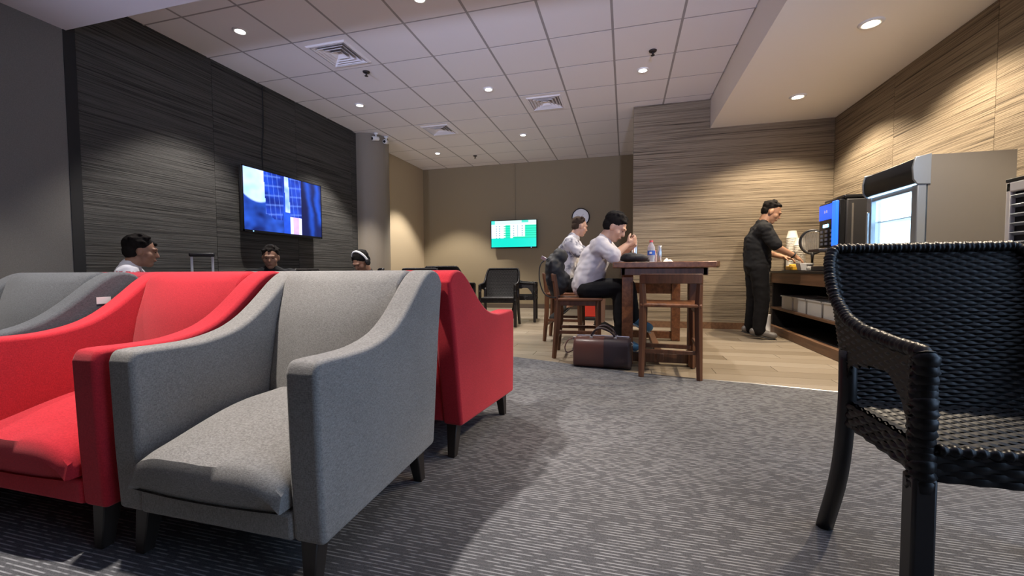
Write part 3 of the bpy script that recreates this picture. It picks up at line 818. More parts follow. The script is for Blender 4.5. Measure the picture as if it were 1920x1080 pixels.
# louvred appliance on the far right
t = thing('ice_machine', 'white louvred appliance on the counter at the right picture edge', 'appliance', (1.85, 2.48, .764))
bm = bmesh.new()
for c, s in (((.25, 0, .225), (.44, .46, .45)), ((.015, -.215, .225), (.03, .03, .45)), ((.015, .215, .225), (.03, .03, .45)), ((.015, 0, .425), (.03, .46, .05)), ((.015, 0, .015), (.03, .46, .03))): box(bm, c, s)
obj('body', bm, M_WHITEP, t, bevel=.006)
obj('lid', b2((0, -.235, .45), (.48, .235, .468)), M_BLACK, t, bevel=.004)
obj('grille_cavity', b2((.020, -.20, .03), (.032, .20, .40)), M_BLACKM, t)
for k in range(8): obj('louver', bx((.010, 0, .055 + k * .046), (.022, .40, .006), Euler((0, .6, 0))), M_FTRIM, t)

# things on the counter
M_CUP = mat('paper_white', (.80, .76, .68), .7)
for x, y, top, lab in ((1.98, 5.90, 1.255, 'taller stack of white paper bowls on the counter behind the standing man'), (2.0, 5.72, 1.165, 'shorter stack of white paper bowls beside the taller stack')):
    t = thing('bowl_stack', lab, 'paper bowls', (x, y, .764), group='stacks of paper bowls')
    n = int((top - .764 - .09) / .020)
    bm = bmesh.new(); lathe(bm, [(.043, .088), (.061, .004), (.065, .0), (.060, .0), (.040, .084)], 24)
    me0 = None
    for k in range(n + 1):
        if me0 is None: o = obj('paper_bowl', bm, M_CUP, t, smooth='auto'); me0 = o.data
        else: o = link(bpy.data.objects.new('paper_bowl', me0), t)
        o.location = (0, 0, k * .020)
# electric fly-swatter racket, leaning upright
t = thing('racket', 'black electric mosquito racket standing upright on the counter', 'racket', (2.02, 5.42, .772), -.32)
ov = [(.118 * math.cos(a), 0, .315 + .130 * math.sin(a)) for a in [2 * PI * k / 40 for k in range(40)]]
obj('frame', tb(ov, .013, 8, closed=True), M_BLACK, t, smooth=True)
obj('inner_ring', tb([(x * .90, -.004, .315 + (z - .315) * .90) for x, y, z in ov], .004, 6, closed=True), M_CHROME, t, smooth=True)
M_WIRE = mat('racket_wire', (.45, .43, .40), .4, .8)
for k in range(-6, 7):
    x = k * .0165; h = .118 * math.sqrt(max(0, 1 - (x / .108) ** 2)); obj('wire', tb([(x, 0, .315 - h), (x, 0, .315 + h)], .0016, 5), M_WIRE, t)
obj('mesh_sheet', flip(lt([(.104, 0), (.104, .001)], 32)), mat('racket_mesh', (.22, .21, .20), .5, alpha=.55), t).location = (0, .004, .315)
obj('throat', tb([(0, 0, .195), (0, 0, .12), (0, 0, .0)], [.030, .018, .017], 10, flat=.7), M_BLACK, t, smooth=True)
obj('stand_foot', lt([(.07, 0), (.07, .008), (.03, .02)], 20), M_BLACK, t, smooth='auto')
# serving tray and food
tag(obj('tray', b2((1.80, 4.98, .764), (2.15, 5.68, .772)), M_BLACK, bevel=.004), 'flat black tray on the counter in front of the standing man', 'tray')
t = thing('square_bowl', 'small white square bowl under the standing man\'s hands', 'bowl', (1.875, 5.22, .772))
bm = bmesh.new(); 
def frus(bm, a, b, z0, z1, r=1.0):
    v = [bm.verts.new((sx * a * r, sy * a, z0)) for sx, sy in ((-1, -1), (1, -1), (1, 1), (-1, 1))]; w = [bm.verts.new((sx * b * r, sy * b, z1)) for sx, sy in ((-1, -1), (1, -1), (1, 1), (-1, 1))]
    for k in range(4): bm.faces.new((v[k], v[(k + 1) % 4], w[(k + 1) % 4], w[k]))
    return v, w
v, w = frus(bm, .050, .066, 0, .075); bm.faces.new(v); v2, w2 = frus(bm, .045, .060, .008, .075); bm.faces.new(v2)
for k in range(4): bm.faces.new((w[k], w[(k + 1) % 4], w2[(k + 1) % 4], w2[k]))
obj('bowl_wall', bm, M_WHITEP, t, bevel=.002, seg=1)
obj('rice', lt([(.001, .076), (.03, .072), (.048, .060), (.048, .05)], 14), M_CUP, t, smooth=True)
t = thing('food_container', 'clear box of yellow food on the tray left of the white bowl', 'food box', (1.862, 5.50, .772))
obj('tub', b2((-.055, -.075, 0), (.055, .075, .05)), mat('yellow_food', (.62, .36, .03), .35), t, bevel=.008)
for k in range(7): obj('piece', bx((random.uniform(-.04, .04), random.uniform(-.06, .06), .055), (.03, .022, .02), Euler((random.random(), random.random(), random.random() * 3))), mat('yellow_piece', (.75, .50, .05), .4), t, bevel=.005)
t = thing('sauce_jar', 'small glass jar with a metal lid right of the white bowl', 'jar', (1.86, 5.05, .772))
obj('glass', lt([(.022, 0), (.030, .01), (.030, .035), (.022, .045)], 16), mat('jar_glass', (.75, .74, .70), .15, trans=.4), t, smooth='auto')
obj('lid', lt([(.026, .045), (.027, .047), (.027, .06), (.001, .064)], 16), M_CHROME, t, smooth='auto')
t = thing('napkin_box', 'dark box with white top by the coffee machine', 'box', (1.86, 4.42, .764))
obj('carton', b2((-.05, -.06, 0), (.05, .06, .06)), M_BLACK, t, bevel=.004); obj('tissue', b2((-.04, -.05, .06), (.04, .05, .068)), M_CUP, t)
t = thing('paper_roll', 'white paper roll standing on the floor by the counter end', 'roll', (1.715, 5.86, 0))
obj('roll', lt([(.018, .0), (.036, .001), (.036, .22), (.018, .22)], 20, cap=False), M_WHITEP, t, smooth='auto'); obj('core', lt([(.018, .0), (.018, .22)], 16), M_CTRWOOD, t, smooth='auto')

# ------------------------------------------------------------------ things on the bar table
ZT = .850
t = thing('water_bottle', 'clear plastic water bottle with a red cap and blue label on the bar table', 'bottle', (.225, 3.98, ZT))
M_PET = mat('pet_plastic', (.75, .78, .85), .12, trans=.55)
obj('body', lt([(.020, 0), (.031, .004), (.0325, .015), (.029, .03), (.0325, .045), (.0325, .13), (.030, .145), (.014, .175), (.013, .185)], 20), M_PET, t, smooth='auto')
lb = obj('label', lt([(.0332, .068), (.0332, .108)], 20, cap=False), mat('bottle_label', (.03, .12, .55), .4), t, smooth=True)
obj('badge', bx((-.006, -.0335, .088), (.022, .002, .018)), M_WHITEP, lb)
obj('cap', lt([(.0155, .183), (.0155, .200), (.001, .201)], 16), mat('cap_red', (.75, .10, .12), .4), t, smooth='auto')
t = thing('steel_tumbler', 'tall slim silver can standing right of the water bottle', 'can', (.300, 4.02, ZT))
obj('can_wall', lt([(.017, 0), (.020, .004), (.020, .146), (.017, .150)], 18), M_CHROME, t, smooth='auto'); obj('rim', lt([(.018, .149), (.018, .153), (.014, .153)], 18, cap=False), M_WHITEP, t)
t = thing('sauce_bottle', 'small pink-capped bottle between the water bottle and the silver can', 'bottle', (.262, 4.06, ZT))
obj('body', lt([(.016, 0), (.017, .07), (.009, .09), (.008, .10)], 14), mat('sauce', (.55, .40, .42), .3), t, smooth='auto'); obj('cap', lt([(.009, .10), (.009, .118)], 12), mat('cap_pink', (.7, .25, .25), .4), t)
t = thing('drinks_can', 'tall silver can behind the white-shirted man\'s hand', 'can', (.085, 4.16, ZT))
obj('can_wall', lt([(.024, 0), (.027, .006), (.027, .205), (.022, .215)], 18), M_CHROME, t, smooth='auto'); obj('lid', lt([(.022, .213), (.022, .217)], 18), M_WHITEP, t)
bm = bmesh.new(); g = [[bm.verts.new((.34 + .10 * i / 8 - .02, 3.93 + .09 * j / 8, ZT + .003 + .045 * max(0, noise.noise(Vector((i * .45, j * .5, 3))) + .25) * math.sin(PI * i / 8) * math.sin(PI * j / 8) * 1.5)) for j in range(9)] for i in range(9)]
for i in range(8):
    for j in range(8): bm.faces.new((g[i][j], g[i + 1][j], g[i + 1][j + 1], g[i][j + 1]))
o = tag(obj('napkin', bm, M_CUP, smooth=True), 'crumpled white napkin right of the silver can on the bar table', 'napkin'); o.modifiers.new('s', 'SOLIDIFY').thickness = .002

# ------------------------------------------------------------------ organic bodies
def cap_(bm, p, q, r0, r1, seg=14):
    p, q = Vector(p), Vector(q); d = q - p; L = d.length
    if L < 1e-6: return
    t = d / L; a = Vector((0, 0, 1)) if abs(t.z) < .9 else Vector((1, 0, 0))
    s = t.cross(a).normalized(); w = t.cross(s)
    rings = []
    prof = [(-r0 * math.sin(x), r0 * math.cos(x)) for x in (1.25, .8, .4, 0)] + [(L + r1 * math.sin(x), r1 * math.cos(x)) for x in (0, .4, .8, 1.25)]
    for z, r in prof: rings.append([bm.verts.new(p + t * z + (s * math.cos(2 * PI * k / seg) + w * math.sin(2 * PI * k / seg)) * r) for k in range(seg)])
    for a, b in zip(rings, rings[1:]):
        for k in range(seg): bm.faces.new((a[k], a[(k + 1) % seg], b[(k + 1) % seg], b[k]))
    bm.faces.new(rings[0]); bm.faces.new(rings[-1])
def ell_(bm, c, r, basis=None):
    q = bmesh.ops.create_icosphere(bm, subdivisions=3, radius=1)['verts']
    B = Matrix(basis).transposed().to_4x4() if basis else Matrix()
    bmesh.ops.transform(bm, matrix=Matrix.Translation(c) @ B @ Matrix.Diagonal((*r, 1)), verts=q)
def blob(name, prims, m, parent, vox=.009, smooth=4, wr=0, base=None, fq=1):
    bm = bmesh.new()
    for p in prims:
        if len(p) == 4: cap_(bm, *p)
        else: ell_(bm, *p)
    bmesh.ops.recalc_face_normals(bm, faces=bm.faces)
    me = bpy.data.meshes.new('tmp'); bm.to_mesh(me); bm.free()
    o = bpy.data.objects.new('tmp', me); C.objects.link(o)
    r = o.modifiers.new('r', 'REMESH'); r.mode = 'VOXEL'; r.voxel_size = vox; r.use_smooth_shade = True
    s = o.modifiers.new('s', 'SMOOTH'); s.factor = .5; s.iterations = smooth
    dg = bpy.context.evaluated_depsgraph_get()
    me2 = bpy.data.meshes.new_from_object(o.evaluated_get(dg))
    bpy.data.objects.remove(o); bpy.data.meshes.remove(me)
    if wr:
        nv = [v.normal.copy() for v in me2.vertices]
        for v, n in zip(me2.vertices, nv):
            k = noise.noise(v.co * 9 * fq) * .6 + noise.noise(Vector((v.co.x * 14, v.co.y * 14, v.co.z * 24)) * fq) * .4
            v.co += n * wr * (abs(k) * 2 - .5)
    me2.name = name; me2.materials.clear(); me2.materials.append(m)
    if base is not None: me2.transform(Matrix.Translation(-Vector(base)))
    for p in me2.polygons: p.use_smooth = True
    return link(bpy.data.objects.new(name, me2), parent)
def frame(f, up=(0, 0, 1)):
    f = Vector(f).normalized(); s = f.cross(Vector(up)).normalized(); u = s.cross(f); return s, f, u
def head_prims(c, F, neck, k=1.0):
    s, f, u = F; c = Vector(c); B = (s, f, u)
    def at(a, b, d): return c + (s * a + f * b + u * d) * k
    def R(*r): return tuple(x * k for x in r)
    P = [(at(0, -.012, .022), R(.073, .092, .090), B), (at(0, .026, -.032), R(.060, .062, .086), B), (at(0, .050, -.092), R(.034, .032, .026), B),
         (at(0, .082, .012), at(0, .099, -.024), .009 * k, .013 * k), (at(0, .074, .026), R(.052, .020, .015), B), (at(0, .082, -.058), R(.025, .014, .012), B),
         (at(-.074, -.008, -.006), R(.012, .021, .032), B), (at(.074, -.008, -.006), R(.012, .021, .032), B),
         (at(-.042, .045, -.025), R(.026, .03, .03), B), (at(.042, .045, -.025), R(.026, .03, .03), B),
         (at(0, -.022, -.05), Vector(neck), .054 * k, .062 * k)]
    return P
def hair_prims(c, F, k=1.0, full=.0, messy=0, seed=1):
    s, f, u = F; c = Vector(c); B = (s, f, u); rnd = random.Random(seed)
    def at(a, b, d): return c + (s * a + f * b + u * d) * k
    P = [(at(0, -.034, .050), ((.078 + full) * k, (.090 + full) * k, (.076 + full) * k), B), (at(0, -.054, .0), ((.071 + full) * k, (.058 + full) * k, (.066 + full) * k), B)]
    for _ in range(messy):
        a = rnd.uniform(0, 2 * PI); q = rnd.uniform(.1, 1.35)
        d = Vector((math.sin(q) * math.cos(a), math.sin(q) * math.sin(a), math.cos(q)))
        p = at(d.x * .070, d.y * .086 - .028, .05 + d.z * .072)
        P.append((p, p + (s * rnd.uniform(-.03, .03) + f * rnd.uniform(-.01, .03) + u * rnd.uniform(-.012, .006)) * k, .020 * k, .013 * k))
    return P
def face_bits(c, F, parent, base, k=1.0, hairmat=None):
    s, f, u = F; c = Vector(c); base = Vector(base)
    for sx in (-1, 1):
        bm = bmesh.new(); ell_(bm, c + (s * sx * .031 + f * .0835 + u * .004) * k - base, (.009 * k, .004 * k, .0042 * k), (s, f, u)); obj('eye', bm, M_EYE, parent, smooth=True)
        bm = bmesh.new(); ell_(bm, c + (s * sx * .033 + f * .0865 + u * .027) * k - base, (.016 * k, .005 * k, .0028 * k), (s, f, u)); obj('eyebrow', bm, hairmat or M_HAIR, parent, smooth=True)
    bm = bmesh.new(); ell_(bm, c + (f * .0925 - u * .058) * k - base, (.021 * k, .006 * k, .0045 * k), (s, f, u)); obj('lips', bm, M_LIP, parent, smooth=True)
def hand_prims(w, d, palm_n, curl=.6, k=1.0, side=1):
    # wrist w, pointing direction d, palm normal palm_n; fingers curl towards palm normal
    w, d, n = Vector(w), Vector(d).normalized(), Vector(palm_n).normalized()
    n = (n - d * n.dot(d)).normalized(); s = d.cross(n) * side
    P = [(w + d * .045 * k, (.040 * k, .050 * k, .017 * k), (s, d, n)), (w, w + d * .03 * k, .024 * k, .022 * k)]
    for i, (off, L) in enumerate(((-.030, .070), (-.010, .080), (.010, .075), (.029, .058))):
        p = w + d * .085 * k + s * off * k; a = curl * .35; r = .0092 * k
        for q in range(3):
            v = (d * math.cos(a) + n * math.sin(a)); e = p + v * L * k * (.42, .32, .26)[q]
            P.append((p, e, r, r * .9)); p = e; r *= .9; a += curl
    p = w + d * .03 * k - s * .032 * k; e = p + (d * .65 - s * .55 + n * .45).normalized() * .042 * k
    P.append((p, e, .012 * k, .0105 * k)); P.append((e, e + (d * .85 - s * .05 + n * .5).normalized() * .032 * k, .0105 * k, .009 * k))
    return P
def skin_mat(n, c):
    m = mat(n, c, .55); m.node_tree.nodes['Principled BSDF'].inputs['Subsurface Weight'].default_value = .0; return m
M_SKIN = skin_mat('skin_tan', (.46, .25, .15)); M_SKIN2 = skin_mat('skin_light', (.58, .34, .23)); M_SKIN3 = skin_mat('skin_brown', (.30, .16, .10))
M_HAIR = mat('black_hair', (.012, .010, .009), .85, spec=.12); M_HAIRB = mat('brown_hair', (.055, .036, .024), .85, spec=.12)
M_EYE = mat('eye_dark', (.02, .015, .012), .2); M_LIP = mat('lip', (.33, .13, .10), .5)
M_WSHIRT = mat('white_cotton', (.58, .555, .575), .9, spec=.1); M_BSHIRT = mat('black_cotton', (.011, .0115, .013), .85, spec=.25); M_TROUS = mat('black_trousers', (.006, .006, .0075), .8, spec=.25)
M_PSHIRT = mat('grey_white_print', (.6, .6, .6), .9, spec=.1); t = NT(M_PSHIRT); nn = t.noise(t.coords((11, 11, 11)).outputs[0], 1, 3, .6); t.color(t.ramp(nn, [(.42, (.20, .20, .24)), (.52, (.66, .65, .67)), (.7, (.74, .72, .74))]))
M_SHOE = mat('grey_shoe', (.16, .15, .145), .35); M_BSHOE = mat('blue_sneaker', (.10, .26, .42), .6); M_SOLE = mat('pale_sole', (.55, .66, .72), .6); M_DSHOE = mat('dark_shoe', (.03, .03, .03), .5)

def person(label, base, spec):
    t = thing('person', label, 'person', base); s = spec; F = frame(s['face'], s.get('up', (0, 0, 1)))
    k = s.get('k', 1.0)
    P = head_prims(s['head'], F, s['neck'], k)
    nk = Vector(s['neck']); hip = Vector(s['hip']); ch = Vector(s['chest'])
    P += [(nk, ch, .052, .10), (ch, hip, .105, .105)]
    sv = Vector(s['sideways']).normalized()
    shirt = [(nk + (Vector(s['head']) - nk) * .02, nk.lerp(ch, .4), .074, .105), (nk + (ch - nk) * .30 + sv * .06, ch + sv * .045, .082, .125), (nk + (ch - nk) * .30 - sv * .06, ch - sv * .045, .082, .125), (ch + sv * .045, hip + sv * .04, .135, .137), (ch - sv * .045, hip - sv * .04, .135, .137)]
    pants = [(hip + sv * .05, hip - sv * .05, .122, .122)]
    for a in s['arms']:
        sh, el, wr = (Vector(x) for x in a['j'])
        P += [(sh, el, .050, .040), (el, wr, .041, .027)] + hand_prims(wr, a['dir'], a['palm'], a.get('curl', .6), 1.0, a.get('side', 1))
        cut = a.get('sleeve', .6); e2 = sh.lerp(el, min(cut, 1))
        shirt += [(nk + (ch - nk) * .3, sh, .07, .072), (sh, ch, .085, .11), (sh, e2, .074, .070)]
        if cut > 1: shirt += [(el, el.lerp(wr, cut - 1), .062, .045)]
    shoes = []
    for l in s['legs']:
        h, kn, an, toe = (Vector(x) for x in l['j'])
        P += [(h, kn, .082, .055), (kn, an, .055, .038), (an, an.lerp(toe, .5), .036, .03)]
        c = l.get('cut', 1.95)
        pants += [(h, kn if c >= 1 else h.lerp(kn, c), .104, .080 if c >= 1 else .09)]
        if c > 1: pants += [(kn, kn.lerp(an, c - 1), .080, .066)]
        shoes.append((an, toe))
    b = Vector(base)
    blob('body', P, s['skin'], t, .0065, 3, base=b)
    blob('shirt', shirt, s['shirt'], t, .010, 4, .012, base=b)
    blob('trousers', pants, s['pants'], t, .011, 5, .006, base=b)
    blob('hair', hair_prims(s['head'], F, k, s.get('full', 0), s.get('messy', 0), s.get('seed', 1)), s.get('hair', M_HAIR), t, .006, 1, .004, base=b, fq=3.2)
    face_bits(s['head'], F, t, b, k, s.get('hair', M_HAIR))
    for an, toe in shoes:
        d = (toe - an); hl = an - d * .35; dn = Vector(s.get('down', (0, 0, -1)))
        sd = Vector(d).normalized(); up_ = (Vector((0, 0, 1)) - sd * sd.z).normalized(); sw = sd.cross(up_)
        q = [(hl, toe, .040, .036), (an, an.lerp(toe, .55), .046, .040), (hl - up_ * .008, toe - up_ * .004, .038, .036)]
        so = blob('shoe', q, s.get('shoe', M_DSHOE), t, .008, 3, base=b)
        mid = hl.lerp(toe, .5) - up_ * .040 - b
        bm = bmesh.new(); ell_(bm, mid, (.043, (toe - hl).length / 2 + .042, .012), (sw, sd, up_)); obj('sole', bm, s.get('sole', M_DSHOE), so, smooth=True)
    return t

# man standing at the counter
ps = person('man in black shirt and trousers standing at the counter, head bowed over a bowl', (1.46, 5.37, 0), dict(
    head=(1.590, 5.365, 1.425), face=(.86, -.16, -.50), neck=(1.50, 5.375, 1.29), chest=(1.455, 5.375, 1.10), hip=(1.455, 5.375, .82), sideways=(.05, 1, 0), k=1.0,
    arms=[dict(j=((1.475, 5.195, 1.225), (1.585, 5.13, 1.015), (1.765, 5.185, .925)), dir=(.75, .25, -.45), palm=(-.2, .5, -.8), curl=.55, side=-1, sleeve=.85),
          dict(j=((1.50, 5.555, 1.225), (1.575, 5.58, .985), (1.715, 5.40, .925)), dir=(.75, -.45, -.25), palm=(.2, -.3, -.9), curl=.5, side=1, sleeve=.85)],
    legs=[dict(j=((1.455, 5.29, .80), (1.485, 5.27, .44), (1.455, 5.27, .075), (1.60, 5.24, .046))), dict(j=((1.455, 5.46, .80), (1.46, 5.48, .44), (1.42, 5.48, .075), (1.56, 5.47, .046)))],
    skin=M_SKIN, shirt=M_BSHIRT, pants=M_TROUS, shoe=M_SHOE, messy=10, seed=3))
obj('wristwatch', tb([(1.752 - 1.46 + .033 * math.cos(a) * .5, 5.180 - 5.37 + .033 * math.sin(a), .935 + .033 * math.cos(a) * .85) for a in [2 * PI * i / 16 for i in range(16)]], .008, 6, closed=True), M_BLACK, ps, smooth=True)

# man in the white shirt eating at the bar table
person('man in a white shirt hunched over the bar table eating', (-.36, 3.92, 0), dict(
    head=(-.085, 3.89, 1.168), face=(.80, -.18, -.58), neck=(-.185, 3.915, 1.06), chest=(-.265, 3.92, .90), hip=(-.345, 3.92, .655), sideways=(0, 1, 0), k=1.02,
    arms=[dict(j=((-.205, 3.745, 1.00), (-.095, 3.67, .905), (.005, 3.745, .995)), dir=(.75, .35, .45), palm=(-.6, .5, .3), curl=1.15, side=-1, sleeve=.95),
          dict(j=((-.175, 4.085, 1.00), (-.06, 4.17, .905), (.03, 4.05, .98)), dir=(.6, -.55, .45), palm=(-.6, -.5, .3), curl=1.1, side=1, sleeve=.95)],
    legs=[dict(j=((-.33, 3.83, .615), (-.04, 3.82, .63), (-.02, 3.80, .17), (.09, 3.80, .115))), dict(j=((-.33, 4.01, .615), (.02, 4.03, .63), (.075, 4.02, .335), (.215, 4.01, .262)))],
    skin=M_SKIN2, shirt=M_WSHIRT, pants=M_TROUS, shoe=M_BSHOE, sole=M_SOLE, full=.010, messy=46, seed=5))
# far man in the patterned shirt
person('man in a grey and white patterned shirt sitting beyond the white-shirted man', (-.66, 4.78, 0), dict(
    head=(-.495, 4.79, 1.275), face=(.85, .45, -.25), neck=(-.565, 4.78, 1.15), chest=(-.62, 4.78, .98), hip=(-.655, 4.78, .665), sideways=(0, 1, 0), k=.88,
    arms=[dict(j=((-.58, 4.615, 1.08), (-.42, 4.56, .92), (-.20, 4.64, .91)), dir=(1, .2, -.05), palm=(0, .2, -1), curl=.4, side=-1), dict(j=((-.57, 4.945, 1.08), (-.41, 4.99, .92), (-.20, 4.92, .91)), dir=(1, -.2, -.05), palm=(0, -.2, -1), curl=.4, side=1)],
    legs=[dict(j=((-.64, 4.70, .62), (-.30, 4.66, .62), (-.66, 4.64, .36), (-.785, 4.635, .255)), cut=.98), dict(j=((-.64, 4.87, .62), (-.26, 4.88, .62), (-.26, 4.88, .17), (-.14, 4.88, .12)), cut=.98)],
    skin=M_SKIN2, shirt=M_PSHIRT, pants=M_TROUS, hair=M_HAIRB, messy=10, seed=9))
def seated(label, hd, yawdeg, bow, skin, shirt, k=1, lean=.06, **kw):
    # upright figure sitting low; hd = head centre, yaw of the gaze in degrees from +X
    a = math.radians(yawdeg); f = Vector((math.cos(a), math.sin(a), 0)); s = Vector((-f.y, f.x, 0)); hd = Vector(hd)
    nk = hd - f * lean - Vector((0, 0, .125)); ch = nk - f * .02 - Vector((0, 0, .17)); hip = ch - f * .02 - Vector((0, 0, .20)); hip.z = max(hip.z, .50)
    arms = []; legs = []
    for q in (-1, 1):
        sh = nk + s * q * .17 - Vector((0, 0, .065)); el = sh + f * .10 + s * q * .04 - Vector((0, 0, .24)); wr = el + f * .20 - s * q * .12 + Vector((0, 0, .04))
        arms.append(dict(j=(sh, el, wr), dir=f - s * q * .3, palm=Vector((0, 0, -1)), curl=.5, side=q))
        h = hip + s * q * .085; h.z = .50; kn = h + f * .42 + s * q * .03; kn.z = .50; an = kn + f * .05; an.z = .085; legs.append(dict(j=(h, kn, an, an + f * .14 - Vector((0, 0, .035)))))
    return person(label, (hip.x, hip.y, 0), dict(head=hd, face=f + Vector((0, 0, -bow)), neck=nk, chest=ch, hip=hip, sideways=s, k=k, arms=arms, legs=legs, skin=skin, shirt=shirt, pants=M_TROUS, **kw))
M_RTEE = mat('white_tee_red_print', (.62, .62, .68), .9, spec=.1); t = NT(M_RTEE)
sp_ = t.add('ShaderNodeSeparateXYZ'); t.l.new(t.coords((1, 1, 1)).outputs[0], sp_.inputs[0])
bz_ = t.ramp(sp_.outputs[2], [(.768, (0, 0, 0)), (.772, (1, 1, 1)), (.798, (1, 1, 1)), (.802, (0, 0, 0))])
lt_ = t.ramp(t.noise(t.coords((70, 70, 45)).outputs[0], 1, 1), [(.47, (0, 0, 0)), (.50, (1, 1, 1))])
t.color(t.mix((.62, .62, .68), (.40, .04, .06), t.mix(bz_, lt_, 1.0, 'MULTIPLY')))
p1 = seated('man in profile wearing a white shirt with red print, behind the armchairs', (-3.665, 2.44, .955), 52, .15, M_SKIN3, M_RTEE, 1.0, .075, messy=34, full=.008, seed=11)
p2 = seated('man in a black shirt facing the camera under the television', (-3.50, 3.515, .935), -52, .22, M_SKIN3, M_BSHIRT, .95, .03, messy=22, full=.006, seed=13)
p3 = seated('bowed person wearing white headphones in front of the column', (-2.985, 4.29, .895), -100, .75, M_SKIN3, M_BSHIRT, 1.0, .10, messy=14, full=.012, seed=17)
# headphones
F = frame((math.cos(math.radians(-100)), math.sin(math.radians(-100)), -.75)); hc = Vector((-2.985, 4.29, .895))
t = thing('headphones', 'white and black headphones worn by the bowed person', 'headphones', tuple(hc))
obj('headband', tb([F[0] * (.104 * math.cos(a)) + F[2] * (.015 + .128 * math.sin(a)) - F[1] * .012 for a in [PI * i / 20 for i in range(21)]], .010, 8, flat=1.4), M_WHITEP, t, smooth=True)
for q in (-1, 1):
    bm = bmesh.new(); ell_(bm, F[0] * q * .098 - F[2] * .004 - F[1] * .010, (.022, .036, .044), F); obj('ear_cup', bm, M_BLACK, t, smooth=True)

# ------------------------------------------------------------------ bags and luggage
M_BAG = mat('brown_leather', (.115, .050, .040), .36); M_BAGD = mat('dark_leather', (.040, .024, .028), .5); t_ = NT(M_BAG); nn = t_.noise(t_.coords((160, 160, 160)).outputs[0], 1, 2); t_.bump(nn, .12, .002)
t = thing('duffel_bag', 'brown and black leather duffel bag on the floor by the bar table', 'bag', (-.175, 3.49, 0), -.06)
def bag_prof(w, h): return [(w * (abs(math.cos(a)) ** .55) * (1 if math.cos(a) > 0 else -1), h / 2 + h / 2 * (abs(math.sin(a)) ** .55) * (1 if math.sin(a) > 0 else -1)) for a in [2 * PI * k / 32 for k in range(32)]]
def loft(bm, secs):
    rs = [[bm.verts.new((x, a, b)) for a, b in pr] for x, pr in secs]
    for a, b in zip(rs, rs[1:]):
        for k in range(len(a)): bm.faces.new((a[k], a[(k + 1) % len(a)], b[(k + 1) % len(a)], b[k]))
    bm.faces.new(rs[0]); bm.faces.new(rs[-1])
bm = bmesh.new(); loft(bm, [(-.228, bag_prof(.085, .205)), (-.222, bag_prof(.105, .232)), (-.20, bag_prof(.115, .242)), (.02, bag_prof(.12, .246))]); obj('brown_half', bm, M_BAG, t, smooth='auto')
bm = bmesh.new(); loft(bm, [(.02, bag_prof(.1225, .250)), (.20, bag_prof(.118, .245)), (.222, bag_prof(.107, .234)), (.228, bag_prof(.085, .205))]); obj('dark_half', bm, M_BAGD, t, smooth='auto')
obj('zip', tb([(-.21, 0, .246), (0, 0, .252), (.21, 0, .248)], .006, 6), M_CHROME, t)
for sy, lean in ((-.05, -.04), (.05, .03)):
    pts = spline([(-.085, sy, .235), (-.075, sy + lean * .3, .275), (-.03, sy + lean, .318), (.03, sy + lean, .320), (.085, sy + lean * .5, .280), (.105, sy, .238)], 6)
    hd = obj('handle', tb(pts, .0085, 8), M_BAGD, t, smooth=True)
    for x in (-.085, .105): obj('buckle', bx((x, sy - .012 * (1 if sy < 0 else -1), .238), (.026, .018, .030)), M_CHROME, hd, bevel=.004)
st_ = obj('shoulder_strap', tb(spline([(-.215, -.03, .225), (-.27, -.05, .215), (-.300, -.06, .155), (-.285, -.055, .11), (-.235, -.03, .125)], 6), .010, 8, flat=.5), M_BAG, t, smooth=True)
for x, z in ((-.222, .225), (-.225, .14), (.226, .20)): obj('ring', tb([(x + .014 * math.cos(a), -.045, z + .014 * math.sin(a)) for a in [2 * PI * i / 14 for i in range(14)]], .004, 6, closed=True), M_CHROME, t, smooth=True)
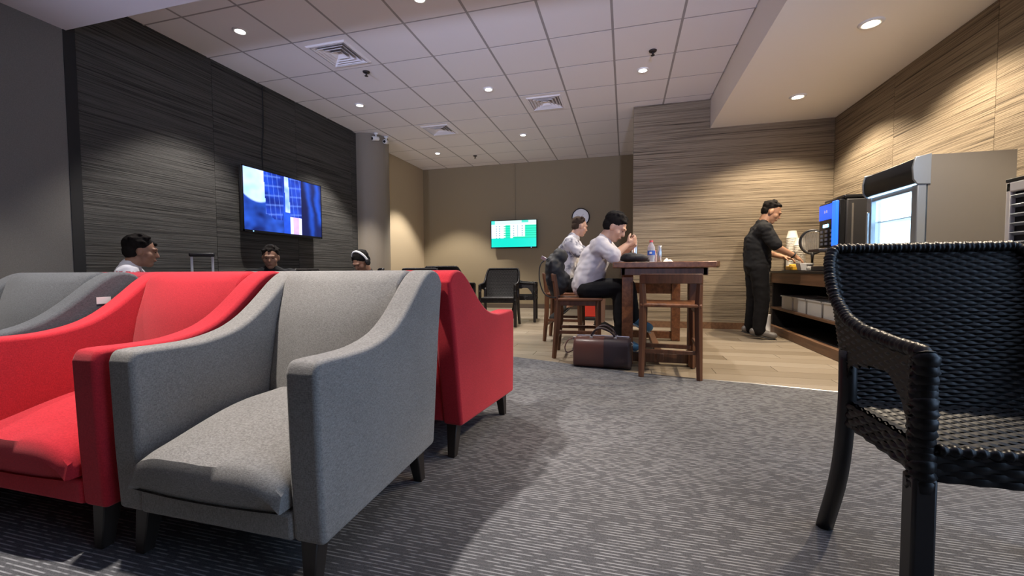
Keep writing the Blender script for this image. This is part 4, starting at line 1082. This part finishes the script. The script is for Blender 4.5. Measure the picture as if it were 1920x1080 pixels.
# backpack on stool back
M_NYL = mat('black_nylon', (.014, .014, .015), .65)
t = thing('backpack', 'black backpack hung over the back of the white-shirted man\'s stool', 'bag', (-.60, 3.90, .56))
blob('sack', [((-.63, 3.86, .80), (.095, .12, .15), None), ((-.60, 3.92, .68), (.10, .15, .13), None), ((-.58, 3.86, .92), (.075, .09, .07), None), ((-.66, 3.80, .70), (-.62, 3.84, .60), .05, .06)], M_NYL, t, .011, 3, .014, base=(-.60, 3.90, .56))
obj('strap', tb([Vector(p) - Vector((-.60, 3.90, .56)) for p in spline([(-.66, 3.74, .90), (-.735, 3.72, .84), (-.745, 3.72, .70), (-.70, 3.71, .58), (-.62, 3.70, .545), (-.56, 3.72, .56)], 6)], .011, 8, flat=.5), M_NYL, t, smooth=True)
obj('buckle', bx((-.105, -.185, .335), (.05, .012, .03), Euler((0, .5, 0))), M_CHROME, t, bevel=.004)
# dark jacket on the table
t = thing('folded_jacket', 'dark grey jacket bundled on the bar table beside the water bottle', 'jacket', (.07, 3.80, ZT))
blob('cloth', [((.05, 3.82, ZT + .040), (.10, .10, .040), None), ((.12, 3.80, ZT + .038), (.075, .09, .038), None), ((.04, 3.80, ZT + .058), (.07, .07, .034), None), ((.11, 3.82, ZT + .056), (.06, .06, .026), None), ((.17, 3.86, ZT + .022), (.04, .06, .022), None)], mat('charcoal_cloth', (.028, .027, .030), .85), t, .008, 2, .013, base=(.07, 3.80, ZT))
# suitcase behind the armchairs
M_CASE = mat('case_black', (.02, .02, .022), .5)
t = thing('suitcase', 'upright black suitcase with raised silver telescopic handle behind the red armchair', 'suitcase', (-3.86, 3.08, 0), .80)
obj('shell', b2((-.20, -.11, .04), (.20, .11, .58)), M_CASE, t, bevel=.03, seg=4)
for s in (-1, 1):
    obj('rod', b2((s * .080 - .0095, -.005, .58), (s * .080 + .0095, .012, .945)), mat('anodised_rod', (.62, .66, .72), .35, .2), t, bevel=.003)
    for y in (-.08, .08): obj('wheel', tb([(s * .15 - .012, y, .025), (s * .15 + .012, y, .025)], .025, 14), M_BLACK, t)
obj('grip', b2((-.10, -.016, .935), (.10, .022, .972)), M_BLACK, t, bevel=.012, seg=3)
# red bin
M_REDP = mat('red_plastic', (.55, .035, .02), .4)
t = thing('waste_bin', 'red bin with a dark base on the floor beyond the bar stools', 'bin', (-.57, 6.80, 0))
bm = bmesh.new(); v, w = frus(bm, .145, .165, .05, .42); bm.faces.new(v); bm.faces.new(w); obj('bin_body', bm, M_REDP, t, bevel=.012)
obj('base', b2((-.155, -.155, 0), (.155, .155, .05)), M_BLACK, t, bevel=.006); obj('lid', b2((-.172, -.172, .42), (.172, .172, .445)), M_REDP, t, bevel=.008)
